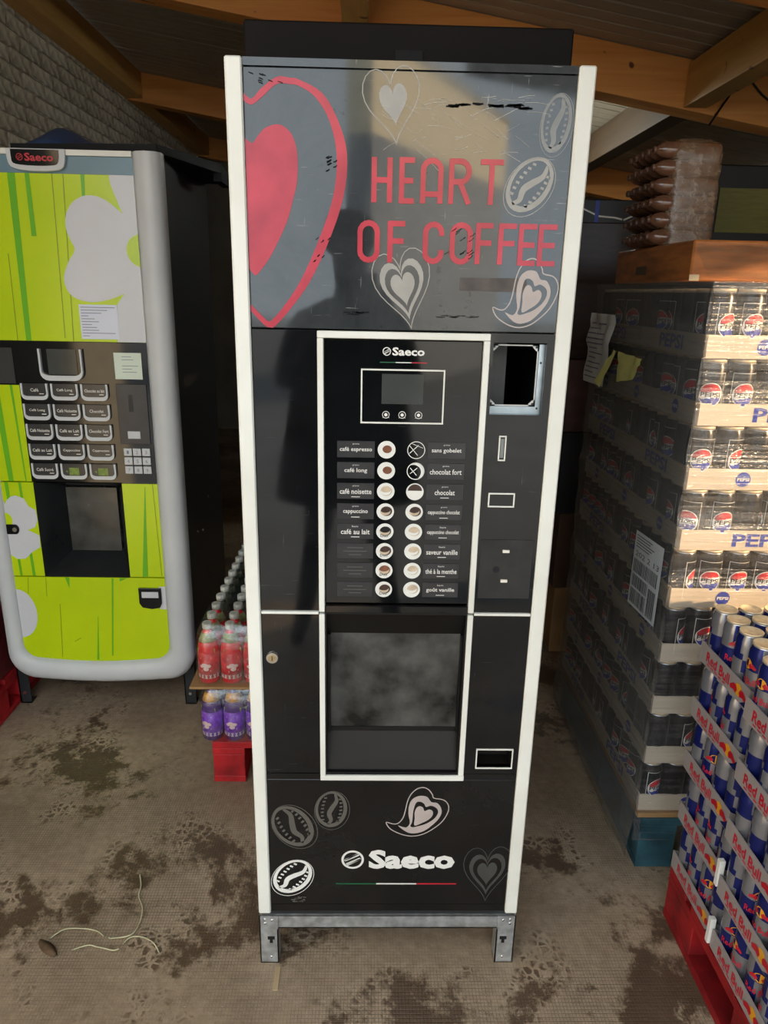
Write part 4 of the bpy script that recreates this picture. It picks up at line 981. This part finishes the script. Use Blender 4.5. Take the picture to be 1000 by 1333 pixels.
def tray_print(lx, ly, txt_on_x):
    """blue name on the long walls, small round emblem on the short ones (front and left walls)"""
    a, b = lx/2-.002+.0006, ly/2-.002+.0006
    g = MB(); ff = lambda u, v, k=0: (u, -b-.0002*k, .025+v); fl_ = lambda u, v, k=0: (-a-.0002*k, -u, .025+v)
    big, small = (ff, fl_) if txt_on_x else (fl_, ff)
    g.text('PEPSI', -.070, .070, -.016, .017, 0, 2, .03, fn=big); globe(g, small, .017, (2, 2, 2, 1), False, False, 16)
    g.text('PEPSI', -.014, .014, -.004, .004, 0, 1, .03, fn=lambda u, v: small(u, v, 2))
    g.ribbon([(0, 0), (.0001, 0)], .0001, 0, False, 1)
    return g.mesh('tray_print', [M_lred, M_lwht, M_lblu])
TMx, TMy = tray_mesh(TL, TS), tray_mesh(TS, TL); TPx, TPy = tray_print(TL, TS, True), tray_print(TS, TL, False)
PX, PY, PZ, PITCH = .675, .300, .173, .1485
pallet('wooden_pallet', .682, 1.88, .285, 1.085, M_bluep, 'blue painted pallet under the film wrapped stack of black cans', 'x', .158, 7)
o = MB().box(.672, 1.88, .29, 1.09, .1585, .1715, 0, .001).build('cardboard_sheet', M_card, loc=(1.2, .69, .1585)); tag(o, 'brown cardboard sheet on the blue pallet under the cans', 'cardboard')
rr = random.Random(21)
FRONT_ROT = {0: (.5, 2.6, 1.2), 1: (2.2, .8, 2.9), 2: (2.6, 1.8, .4), 3: (1.0, .35, 2.4), 4: (.9, -.1, .1), 5: (-.75, .05, 2.5), 6: (-.15, .55, 2.3), 7: (-.35, .02, 2.2), 8: (.45, .1, 2.0)}
for L_ in range(9):
    z = PZ+L_*PITCH; dx = rr.uniform(-.004, .004)
    long_left = (L_ % 2 == 0)
    if long_left: sizes = (TS, TL, TMy, TPy, 2, 2, 4, 6)
    else: sizes = (TL, TS, TMx, TPx, 3, 2, 6, 4)
    lx, ly, tm, tp, ny, nx, cx_n, cy_n = sizes
    for j in range(ny):
        for i in range(nx):
            if i > 0 and j > 0: continue
            x = PX+dx+lx*(i+.5); y = PY+ly*(j+.5)
            where = 'at the front corner' if (i == 0 and j == 0) else ('along its left side' if i == 0 else 'along its front')
            t = thing('can_tray', (x, y, z), 'pale tray of black soda cans, %s layer of the wrapped pallet, %s' % (ORD[L_], where), 'tray', 'can trays of the wrapped pallet')
            inst('tray_walls', tm, t); inst('tray_print', tp, t)
            for q in range(cy_n):
                for p in range(cx_n):
                    if not ((i == 0 and p == 0) or (j == 0 and q == 0)): continue
                    px_ = x-lx/2+lx*(p+.5)/cx_n; py_ = y-ly/2+ly*(q+.5)/cy_n
                    if i == 0 and j == 0 and q == 0: rot = FRONT_ROT[L_][p] if p < 3 else rr.uniform(-3, 3)
                    else: rot = rr.choice([-1.6+rr.uniform(-.5, .5), rr.uniform(-3, 3)])
                    can(px_, py_, z+.003, rot, L_, 'front row' if (j == 0 and q == 0) else 'left row')
ZTOP = PZ+9*PITCH
# stretch film round the whole stack
M_film_shade = film_material('stretch_film', .82, .34, .66, (.6, .6, 16), (.25, .23, .205), 1., (.74, .71, .68))  # left face film, shade of that side put into its darker tint
M_film2 = film_material('tight_stretch_film', .35, .05, .30, (.6, .6, 22), (.62, .60, .57))
def film_wall(axis, c0, u0, u1, z0, z1, nu, nz, out, g, mi):
    b = len(g.v)
    for j in range(nz+1):
        z = z0+(z1-z0)*j/nz; ph = ((z-PZ) % PITCH)/PITCH
        sag = -.006*math.sin(PI*min(1., max(0., (ph-.34)/.66))) if PZ < z < ZTOP else 0.
        if z < PZ: sag = .010*min(1, (PZ-z)/.1)
        for i in range(nu+1):
            u = u0+(u1-u0)*i/nu; d = c0+out*(.0075+sag+.003*noise.noise((u*9, z*26, c0*5)))
            g.v.append((d, u, z) if axis == 'x' else (u, d, z))
    for j in range(nz):
        for i in range(nu):
            a = b+j*(nu+1)+i; g.f.append((a, a+1, a+nu+2, a+nu+1)); g.m.append(mi); g.sm.append(True)
g = MB(); film_wall('x', PX-.004, PY-.010, PY+.792, .03, ZTOP+.012, 40, 110, -1, g, 0); film_wall('y', PY, PX-.012, PX+1.2, .09, ZTOP+.012, 50, 110, -1, g, 1)
o = g.build('stretch_film', [M_film_shade, M_film2], loc=(PX+.1, PY+.1, .03)); tag(o, 'clear stretch film wound round the stack of black can trays', 'film')
# delivery notes on the film
dn = thing('delivery_note', (PX-.03, 1.06, 1.22), 'crumpled white delivery note with a yellow copy stuck to the film', 'paper')
def sheet(pts, n=8, amp=.006, seed=0):
    """bilinear patch between 4 corners with crumples"""
    g = MB(); A, B_, C_, D_ = [Vector(p) for p in pts]
    for j in range(n+1):
        for i in range(n+1):
            u, v = i/n, j/n; p = A.lerp(B_, u).lerp(D_.lerp(C_, u), v)
            p.x += amp*noise.noise((u*4+seed, v*4, seed))*(1.5 if v > .5 else .6); p.y += amp*noise.noise((u*5, v*5+seed, 3.))
            g.v.append(tuple(p))
    g.f = [(j*(n+1)+i, j*(n+1)+i+1, (j+1)*(n+1)+i+1, (j+1)*(n+1)+i) for j in range(n) for i in range(n)]; g.m = [0]*len(g.f); g.sm = [True]*len(g.f)
    return g
M_wp = mat('note_paper', rgb(214, 212, 206), .7, 0., .05, 30); M_yp = mat('yellow_paper', rgb(222, 216, 130), .7, 0., .08, 20)
xn = PX-.016
NC = [(xn-.014, 1.082, 1.222), (xn-.006, .905, 1.222), (xn-.006, .86, 1.435), (xn-.006, 1.090, 1.435)]
o1 = sheet(NC, 10, .012, 1.).build('note_sheet', M_wp, dn)
def onnote(u, v):
    A, B_, C_, D_ = [Vector(p) for p in NC]; p = A.lerp(B_, u).lerp(D_.lerp(C_, u), v)
    p.x += .012*noise.noise((u*4+1., v*4, 1.))*(1.5 if v > .5 else .6)-.0015; p.y += .012*noise.noise((u*5, v*5+1., 3.)); return tuple(p)
g = MB()
for i in range(12):
    v = .08+.07*i; e = .35+.5*random.random()
    for k in range(6): g.add([onnote(.08+e*k/6, v), onnote(.08+e*(k+1)/6, v), onnote(.08+e*(k+1)/6, v+.018), onnote(.08+e*k/6, v+.018)], [(0, 1, 2, 3)])
g.build('note_text', M_ink, dn)
sheet([(xn-.026, .93, 1.238), (xn-.022, .885, 1.222), (xn-.006, .82, 1.332), (xn-.006, .84, 1.34)], 6, .006, 2.).build('yellow_copy', M_yp, dn)
sheet([(xn-.002, .80, 1.25), (xn+.001, .68, 1.27), (xn+.001, .63, 1.33), (xn-.002, .81, 1.335)], 8, .008, 3.).build('yellow_copy', M_yp, dn)
# barcode label
bl = thing('pallet_label', (PX-.012, .41, .69), 'white pallet label with barcodes stuck on the stretch film', 'label')
xb = PX-.0165
def LP(u, v): return (xb-.0, .512-.182*u, .687+.208*v+.012*u)
g = MB(); g.add([LP(0, 0), LP(1, 0), LP(1, 1), LP(0, 1)], [(0, 1, 2, 3)]); g.build('label_sheet', M_wp, bl)
g = MB(); rb = random.Random(5)
def bar(u0, u1, v0, v1): g.add([(p[0]-.0006, p[1], p[2]) for p in (LP(u0, v0), LP(u1, v0), LP(u1, v1), LP(u0, v1))], [(0, 1, 2, 3)])
for v0, v1, a, b in ((.04, .24, .06, .62), (.27, .43, .06, .62), (.46, .64, .06, .92), (.04, .40, .68, .94)):
    u = a
    while u < b: w = rb.choice((.012, .02, .03)); bar(u, min(b, u+w), v0, v1); u += w+rb.choice((.01, .016, .022))
for i in range(5): bar(.06, .55+.08*(i % 3), .80+.036*i, .812+.036*i)
fn_ = lambda a, b: (LP(a, b)[0]-.0006, LP(a, b)[1], LP(a, b)[2])
g.text('202 2 13', .08, .92, .68, .75, 0, 0, 0., fn=fn_)
g.build('label_print', M_lblk, bl)

# ------------------------------------------------------------------ carton and bottle pack on top of the cola pallet
M_ocard = mat('orange_brown_carton', rgb(158, 92, 44), .45, 0., .22, 9, stretch=(1, 1, 6), c2=rgb(190, 116, 58), coat=.5)
o = thing('wrapped_carton', (1.2, .75, ZTOP+.014), 'orange brown film wrapped carton on top of the black cans', 'carton')
MB().box(.700, 1.75, .50, 1.04, ZTOP+.014, ZTOP+.108, 0, .004).build('carton_body', M_ocard, o)
g = MB(); g.add([(.698, .86, ZTOP+.035), (.698, .78, ZTOP+.035), (.698, .78, ZTOP+.058), (.698, .86, ZTOP+.058)], [(0, 1, 2, 3)]); g.build('carton_label', mat('grey_carton_label', rgb(96, 84, 70), .6), o)
g = MB(); g.box(.6985, .722, .4985, .4995, ZTOP+.016, ZTOP+.03); g.build('carton_tape', mat('pale_tape', rgb(216, 196, 160), .3), o)
M_fb = film_material('carton_film', .3, .06, .5, (1, 1, 10), (.8, .6, .4), 2.)
g = MB(); n = 16
for i in range(n+1):
    u = i/n; x = .70+.62*u; g.v += [(x, .497, ZTOP+.100-.01*abs(noise.noise((u*6, 0, 0)))), (x, .40-.09*u, ZTOP+.018+.05*u*u+.006*noise.noise((u*8, 1, 0)))]
g.f = [(2*i, 2*i+1, 2*i+3, 2*i+2) for i in range(n)]; g.m = [0]*n; g.sm = [True]*n
g.build('draped_film', M_ocard if False else M_fb, o)
M_bb = mat('brown_bottle', rgb(112, 76, 56), .1, 0., .3, 30, coat=.6); M_cola = mat('brown_bottle_neck', rgb(90, 62, 46), .1, 0., .3, 40, coat=.8)
bbody = MB().lathe([(.016, 0), (.0205, .004), (.0207, .125), (.0200, .138), (.0165, .151), (.010, .160), (.008, .163)], 16, ax='x').mesh('bottle_body', M_bb)
bcap = MB().lathe([(.008, .163), (.0085, .165), (.0085, .170), (.007, .172)], 12, ax='x').mesh('cap', mat('dark_cap', rgb(100, 70, 56), .3))
zp = ZTOP+.1085
for k in range(6):
    for j in range(5):
        b = thing('drink_bottle', (.838-.001*k, .735+j*.0435, zp+.021+k*.0417), 'small brown bottle lying in the film wrapped pack on the carton', 'bottle', 'brown bottles lying in the pack')
        b.rotation_euler = (0, 0, PI); inst('bottle_body', bbody, b); inst('cap', bcap, b)
M_pf = film_material('brown_pack_film', .90, .30, .80, (1, 1, 1), (.34, .22, .14), 9., (.86, .78, .70))
g = MB(); nu, nz = 40, 24; per = []
x0, x1, y0, y1 = .712, .846, .708, .938
for i in range(nu):
    t = 2*PI*i/nu; ct, s_t = math.cos(t), math.sin(t); e = .3
    per.append(((x0+x1)/2+(x1-x0)/2*math.copysign(abs(ct)**e, ct), (y0+y1)/2+(y1-y0)/2*math.copysign(abs(s_t)**e, s_t)))
for j in range(nz+1):
    v = j/nz; z = zp+.001+.258*v; s = 1-.30*max(0, (v-.86)/.14)**2
    for i, (px_, py_) in enumerate(per):
        d = 1+.05*noise.noise((px_*40, py_*40, z*50)); q = 0.
        g.v.append(((x0+x1)/2+(px_-(x0+x1)/2)*s*d+q-(.004), (y0+y1)/2+(py_-(y0+y1)/2)*s*d, z))
g.f = [(j*nu+i, j*nu+(i+1) % nu, (j+1)*nu+(i+1) % nu, (j+1)*nu+i) for j in range(nz) for i in range(nu)]+[tuple(nz*nu+i for i in range(nu))]
g.m = [0]*len(g.f); g.sm = [True]*len(g.f)
o = g.build('shrink_film', M_pf, loc=((x0+x1)/2, (y0+y1)/2, zp)); tag(o, 'brown crinkled film round the pack of lying bottles on the carton', 'film')
# black crate with olive front further back
t = thing('black_crate', (1.25, 1.06, ZTOP+.11), 'black crate with an olive green front behind the wrapped carton', 'crate')
MB().box(.975, 1.60, 1.045, 1.30, ZTOP+.014, ZTOP+.36, 0, .004).build('crate_body', M_dark, t)
MB().box(.988, 1.58, 1.040, 1.0445, ZTOP+.17, ZTOP+.295).build('olive_front', mat('olive_print', rgb(92, 88, 30), .5, 0., .15, 20, stretch=(1, 1, 8)), t)

# ------------------------------------------------------------------ energy drink pallet
M_eb = mat('metallic_blue_can', rgb(32, 40, 108), .25, .45, .12, 30); M_es = mat('metallic_silver_can', rgb(150, 150, 156), .25, .6, .06, 30)
M_etr = mat('silver_grey_tray', rgb(150, 142, 140), .5, 0., .08, 18); M_ered = mat('crimson_lettering', rgb(186, 24, 44), .4); M_eyel = mat('amber_disc', rgb(228, 160, 40), .4, 0., .1)
pallet('wooden_pallet', .700, 1.90, -.665, .135, mat('dark_red_painted_wood', rgb(122, 12, 18), .6, 0., .35, 10, bump=.4, c2=rgb(146, 22, 26)), 'red painted pallet under the trays of slim blue and silver cans', 'x', .150, 7)
ER = .0262
P = [(.020, 0), (.0245, .004), (ER, .010)]+[(ER, .010+.0135*i) for i in range(1, 9)]+[(.0225, .129), (.0222, .131)]
eb = MB().lathe(P, 24, [2, 2]+[0]*9+[2])
nseg = 24
for fi, f in enumerate(eb.f):
    k = fi//nseg
    if 2 <= k < 11 and fi < nseg*(len(P)-1):
        th = (fi % nseg)/nseg*4+(k-2)*.06; up_ = (k >= 7)
        eb.m[fi] = (int(th) % 2) ^ (1 if up_ else 0)
e_body = eb.mesh('can_body', [M_eb, M_es, M_silvercan])
e_lid = MB().lathe([(.0224, .131), (.0232, .1352), (.0218, .1355), (.0208, .1325), (.005, .1325)], 20, [0]*4).mesh('can_lid', M_lid)
g = MB(); fe = lambda a, z, k=0: ((ER+.0004+.0003*k)*math.sin(a/ER), -(ER+.0004+.0003*k)*math.cos(a/ER), .07+z)
g.add([fe(.011*math.cos(2*PI*i/14), .020+.011*math.sin(2*PI*i/14)) for i in range(14)], [tuple(range(14))], 1)
for s in (-1, 1):
    g.add([fe(s*a, z, 1) for a, z in ((.003, .018), (.008, .024), (.015, .022), (.021, .016), (.019, .012), (.012, .014), (.007, .012))], [tuple(range(7))], 0)
g.text('Red Bull', -.024, .024, -.022, -.008, 0, 0, .02, fn=lambda a, b: fe(a, b, 1))
e_logo = g.mesh('can_print', [M_ered, M_eyel])
EL, EW, EHT = .330, .216, .047
g = MB(); t_ = .002; a, b = EL/2, EW/2-.001
g.box(-a, a, -b, b, 0, t_); g.box(-a, a, -b, -b+t_, t_, EHT*.5); g.box(-a, a, b-t_, b, t_, EHT*.5); g.box(-a, -a+t_, -b+t_, b-t_, t_, EHT); g.box(a-t_, a, -b+t_, b-t_, t_, EHT)
for s in (-1, 1):
    for sx in (-1, 1): g.prism([(sx*a, EHT*.5), (sx*(a-.05), EHT*.5), (sx*a, EHT)], s*b-(t_ if s > 0 else 0), s*b+(0 if s > 0 else t_))
e_tray = g.mesh('tray_walls', M_etr)
g = MB(); ft = lambda u, v, k=0: (-a-.0006-.0002*k, -u, v)
g.text('Red Bull', -.075, .028, .012, .036, 0, 0, .025, fn=lambda p, q: ft(p, q))
for i in range(5): g.add([ft(-.07+.018*i, .006), ft(-.058+.018*i, .006), ft(-.058+.018*i, .009), ft(-.07+.018*i, .009)], [(0, 1, 2, 3)], 0)
g.add([ft(.066+.014*math.cos(2*PI*i/16), .024+.014*math.sin(2*PI*i/16)) for i in range(16)], [tuple(range(16))], 1)
for s in (-1, 1): g.add([ft(.066+s*x, z, 1) for x, z in ((.004, .022), (.010, .030), (.020, .030), (.034, .020), (.030, .012), (.018, .016), (.008, .012))], [tuple(range(7))], 0)
g.add([ft(.078, .002, 2), ft(.106, .002, 2), ft(.106, .026, 2), ft(.096, .014, 2)], [(0, 1, 2, 3)], 2)
e_print = g.mesh('tray_print', [M_ered, M_eyel, M_eb])
def ecan(x, y, z, rot, label, group):
    c = thing('slim_can', (x, y, z), label, 'can', group); c.rotation_euler = (0, 0, rot)
    inst('can_body', e_body, c); inst('can_lid', e_lid, c); inst('can_print', e_logo, c)
re = random.Random(12)
for col in range(2):
    for L_ in range(5):
        pitch = .1375 if col == 0 else .1365
        z = .1512+L_*pitch; x0 = (.700 if col == 0 else .690)+re.uniform(-.003, .003); yb = (.135 if col == 0 else -.090)+.0085*L_
        where = 'next to the wrapped cola pallet' if col == 0 else 'beyond the tray stack beside the cola pallet'
        t = thing('can_tray', (x0+EL/2, yb-EW/2, z), 'silver tray of slim cans, %s layer, %s' % (ORD[L_] if L_ < 4 else 'top', 'stack beside the black soda cans' if col == 0 else 'stack away from the black soda cans'), 'tray', 'slim can trays on the red pallet')
        inst('tray_walls', e_tray, t); inst('tray_print', e_print, t)
        lay = ORD[L_] if L_ < 4 else 'top'
        for q in range(4):
            for p in range(6 if (L_ == 4 or (col == 1 and q == 3)) else 2):
                ecan(x0+.0285+.0545*p, yb-.0275-.0537*q, z+.0025, re.uniform(-3.1, 3.1), 'slim blue can in the %s tray, stack %s the black soda cans' % (lay, 'beside' if col == 0 else 'away from'), 'slim cans in the %s trays, stack %s' % (lay, 'one' if col == 0 else 'two'))
for (y, z) in ((-.084, .19), (-.076, .335)):
    o = MB().box(.686, .6985, y-.006, y+.006, z-.035, z+.03, 0, .001).build('corner_strip', M_white, loc=(.69, y, z-.035)); tag(o, 'short white plastic corner strip between two trays of slim cans', 'strip', 'white corner strips')

# ------------------------------------------------------------------ goods standing behind
def carton(name, x0, x1, y0, y1, z0, z1, m, label, tape=None):
    t = thing(name, ((x0+x1)/2, (y0+y1)/2, z0), label, 'carton'); b = MB().box(x0, x1, y0, y1, z0, z1, 0, .004).build('carton_body', m, t)
    if tape: MB().box((x0+x1)/2-.03, (x0+x1)/2+.03, y0-.001, y0-.0005, z0+.01, z1-.01).build('carton_tape', tape, t)
    return t
M_dk = mat('dark_wrapped_goods', rgb(58, 42, 36), .3, 0., .3, 12, stretch=(1, 1, 5)); M_pk = mat('pinkish_wrapped_box', rgb(92, 68, 66), .35, 0., .35, 18)
tp_ = mat('brown_tape', rgb(120, 90, 60), .3)
carton('carton', .74, 1.5, 1.5, 2.0, 0, .30, M_card, 'brown carton on the floor behind the wrapped cola pallet', tp_)
carton('carton', .73, 1.5, 1.5, 2.0, .301, .63, mat('brown_box', rgb(86, 62, 44), .7), 'dark brown carton second from the floor behind the cola pallet', tp_)
carton('crate', .715, 1.5, 1.5, 2.0, .631, .97, M_cab, 'black crate in the goods stacked behind the cola pallet')
carton('carton', .715, 1.5, 1.5, 2.0, .971, 1.25, M_pk, 'pinkish wrapped carton on the black crate behind the cola pallet', M_red)
carton('carton', .71, 1.5, 1.52, 2.0, 1.251, 1.745, M_dk, 'dark brown film wrapped carton on top of the goods behind the cola pallet', tp_)
t = carton('carton', .70, 1.5, 1.58, 2.0, 1.746, 1.83, M_cab, 'flat black carton with a white zigzag line on the stacked goods')
g = MB(); yy = 1.5795
g.ribbon([(.72, 1.80), (.79, 1.772), (.85, 1.768), (.88, 1.762)], .006, yy); g.ribbon([(.885, 1.76), (.94, 1.785), (1.0, 1.80)], .006, yy); g.build('zigzag_print', M_white, t)
MB().rect(.775, .79, 1.75, 1.826, 1.5793).build('blue_stripe_print', M_lblu, t)
# steel cupboard behind the green machine
t = thing('steel_cupboard', (-.35, 3.2, 0), 'grey steel cupboard standing in the dark behind the machines', 'cupboard')
MB().box(-.80, .10, 3.2, 3.7, 0, 1.95, 0, .005).build('cupboard_body', mat('grey_steel_sheet', rgb(70, 66, 62), .4, .3, .2, 6), t)
for a, b in ((-.79, -.355), (-.345, .09)): d = MB().box(a, b, 3.188, 3.199, .05, 1.90, 0, .003).build('cupboard_door', MATS['grey_steel_sheet'], t); MB().box(b-.05, b-.035, 3.175, 3.188, .95, 1.1).build('door_handle', M_chrome, d)
# red quarter pallet and dark pack beside the green machine
pallet('wooden_pallet', -1.735, -1.338, .86, 1.46, M_redp, 'narrow red pallet on the floor between the green machine and the brick wall', 'x', .145, 5)
carton('carton', -1.72, -1.345, .90, 1.40, .146, .40, mat('dark_red_wrapped_pack', rgb(96, 34, 36), .3, 0., .5, 30), 'dark red wrapped drinks pack on the narrow red pallet')

# ------------------------------------------------------------------ litter on the floor
M_straw = mat('straw', rgb(190, 184, 150), .7, 0., .2, 40)
def strand(pts, r, label, m=M_straw, nm='straw_strand', cat='straw', grp='strands of straw on the floor'):
    P = smooth([(x, y, .0032+(.003 if i % 2 else 0)) for i, (x, y) in enumerate(pts)], 4)
    o = MB().tube(P, r, 6).build(nm, m, loc=(pts[0][0], pts[0][1], 0)); tag(o, label, cat, grp)
strand([(-.647, .253), (-.632, .215), (-.628, .183), (-.606, .143), (-.602, .098), (-.612, .066), (-.655, .060), (-.66, .061)], .0016, 'longest curved strand of straw on the floor, ending in a hook')
strand([(-.675, .066), (-.694, .077), (-.729, .087), (-.773, .083), (-.800, .060)], .0016, 'arched strand of straw beside the dead leaf')
strand([(-.735, .029), (-.702, .039), (-.680, .037), (-.663, .031), (-.640, .028), (-.627, .029)], .0016, 'short wavy strand of straw below the arched one')
strand([(-.622, .045), (-.610, .060), (-.584, .064), (-.551, .045), (-.530, .020)], .0016, 'bent strand of straw with a drooping end')
g = MB()
for i in range(9):
    u = i/8; w = .011*math.sin(PI*(.1+.85*u)); x, y = -.818+.052*u, .051-.038*u
    g.v += [(x+w*.6, y+w*.8, .004), (x, y, .009+.004*math.sin(PI*u)), (x-w*.6, y-w*.8, .003)]
g.f = [(3*i+k, 3*i+3+k, 3*i+4+k, 3*i+1+k) for i in range(8) for k in (0, 1)]; g.m = [0]*16; g.sm = [True]*16
o = g.build('dead_leaf', mat('dead_leaf_brown', rgb(86, 66, 46), .8, 0., .3, 60), loc=(-.79, .03, 0)); s_ = o.modifiers.new('solid', 'SOLIDIFY'); s_.thickness = .002
tag(o, 'curled brown dead leaf on the floor beside the straw', 'leaf')
o = MB().box(-.2555, -.2435, -.072, -.014, .0005, .003, 0, .0006).build('wood_splinter', mat('pale_wood_chip', rgb(176, 152, 118), .8), loc=(-.25, -.04, 0)); tag(o, 'thin pale wood splinter on the floor by the machine foot', 'splinter')
o = MB().box(.79, .815, -.09, -.06, .1505, .152).build('x', M_card) if False else None
# cable hanging from the purlin
P = smooth([(1.33, 1.98, 2.17), (1.38, 1.985, 2.25), (1.44, 1.99, 2.335), (1.47, 1.99, 2.345), (1.56, 1.985, 2.27), (1.70, 1.97, 2.22)], 5)
o = MB().tube(P, .004, 6).build('cable', M_dark, loc=(1.33, 1.98, 2.17)); tag(o, 'thin black cable hanging over the spruce rafter', 'cable')

# ================================================================== the person taking the picture, seen only as a reflection
def skinned(name, V, E, m, root, sub=2, parent=None):
    me = bpy.data.meshes.new(name); keys = list(V); ix = {k: i for i, k in enumerate(keys)}
    me.from_pydata([V[k][0] for k in keys], [(ix[a], ix[b]) for a, b in E], [])
    o = bpy.data.objects.new(name, me); COL.objects.link(o); o.parent = parent
    o.modifiers.new('skin', 'SKIN')
    for i, k in enumerate(keys):
        sv = me.skin_vertices[0].data[i]; r = V[k][1]; sv.radius = r if isinstance(r, tuple) else (r, r); sv.use_root = (k == root)
    sb = o.modifiers.new('sub', 'SUBSURF'); sb.levels = sb.render_levels = sub
    me.materials.append(m); return o
pt = thing('person', (-.14, -1.62, 0), 'person in a long dark coat holding up a phone in front of the machine', 'person')
V = {'pel': ((0, 0, .93), (.15, .11)), 'bel': ((0, 0, 1.08), (.14, .11)), 'che': ((0, 0, 1.30), (.16, .12)), 'nb': ((0, .0, 1.44), (.07, .07)), 'nk': ((0, .02, 1.50), .05), 'hd': ((0, .04, 1.60), (.075, .09)), 'ht': ((0, .04, 1.72), (.07, .085))}
E_ = [('pel', 'bel'), ('bel', 'che'), ('che', 'nb'), ('nb', 'nk'), ('nk', 'hd'), ('hd', 'ht')]
for s_, n_ in ((-1, 'l'), (1, 'r')):
    V.update({n_+'hip': ((s_*.10, 0, .86), .09), n_+'kn': ((s_*.13, .02, .48), .06), n_+'an': ((s_*.20, -.02, .09), .042), n_+'to': ((s_*.22, .14, .035), (.04, .03)),
              n_+'sh': ((s_*.19, 0, 1.38), .062), n_+'el': ((s_*.26, .08, 1.12), .047), n_+'wr': ((s_*.10+.05, .22, 1.40), .03), n_+'pa': ((s_*.075+.07, .265, 1.445), (.032, .02))})
    E_ += [('pel', n_+'hip'), (n_+'hip', n_+'kn'), (n_+'kn', n_+'an'), (n_+'an', n_+'to'), ('che', n_+'sh'), (n_+'sh', n_+'el'), (n_+'el', n_+'wr'), (n_+'wr', n_+'pa')]
    for f in range(5):
        q = n_+'f%d' % f; bx = s_*.072+.075; zz_ = 1.425+.016*f; ln = (.9, 1.05, 1.1, 1., .8)[f]
        V.update({q+'a': ((bx-s_*.012, .290, zz_), .009), q+'b': ((bx-s_*.030*ln, .298, zz_+.008), .008), q+'c': ((bx-s_*.048*ln, .290, zz_+.012), .0075)})
        E_ += [(n_+'pa', q+'a'), (q+'a', q+'b'), (q+'b', q+'c')]
M_cloth = mat('dark_clothes', (.012, .012, .014), .9, 0., .2, 30)
skinned('body', V, E_, M_cloth, 'pel', 1, pt)
g = MB(); rows = [(.66, .30, .20), (.80, .285, .19), (.95, .255, .17), (1.10, .235, .16), (1.25, .24, .155), (1.36, .23, .14), (1.43, .15, .11), (1.46, .085, .085)]
for z, a, b in rows: g.v += [(a*math.cos(2*PI*i/28)*(1+.02*math.sin(5*2*PI*i/28)), b*math.sin(2*PI*i/28), z) for i in range(28)]
g.f = [(r_*28+i, r_*28+(i+1) % 28, (r_+1)*28+(i+1) % 28, (r_+1)*28+i) for r_ in range(len(rows)-1) for i in range(28)]; g.m = [0]*len(g.f); g.sm = [True]*len(g.f)
o = g.build('coat', M_cloth); o.parent = pt
g = MB().lathe([(.05, 1.60), (.088, 1.63), (.098, 1.69), (.085, 1.75), (.04, 1.775)], 20, c=(0, .02, 0)); o = g.build('hair', mat('dark_hair', (.01, .008, .006), .7)); o.parent = pt
o = thing('mobile_phone', (-.07, -1.285, 1.40), 'black mobile phone held up by the person', 'phone'); q = MB().box(-.036, .036, -.010, -.002, .0, .15, 0, .002).build('phone_body', M_gloss); q.parent = o
o.rotation_euler = (math.radians(-17), 0, 0)
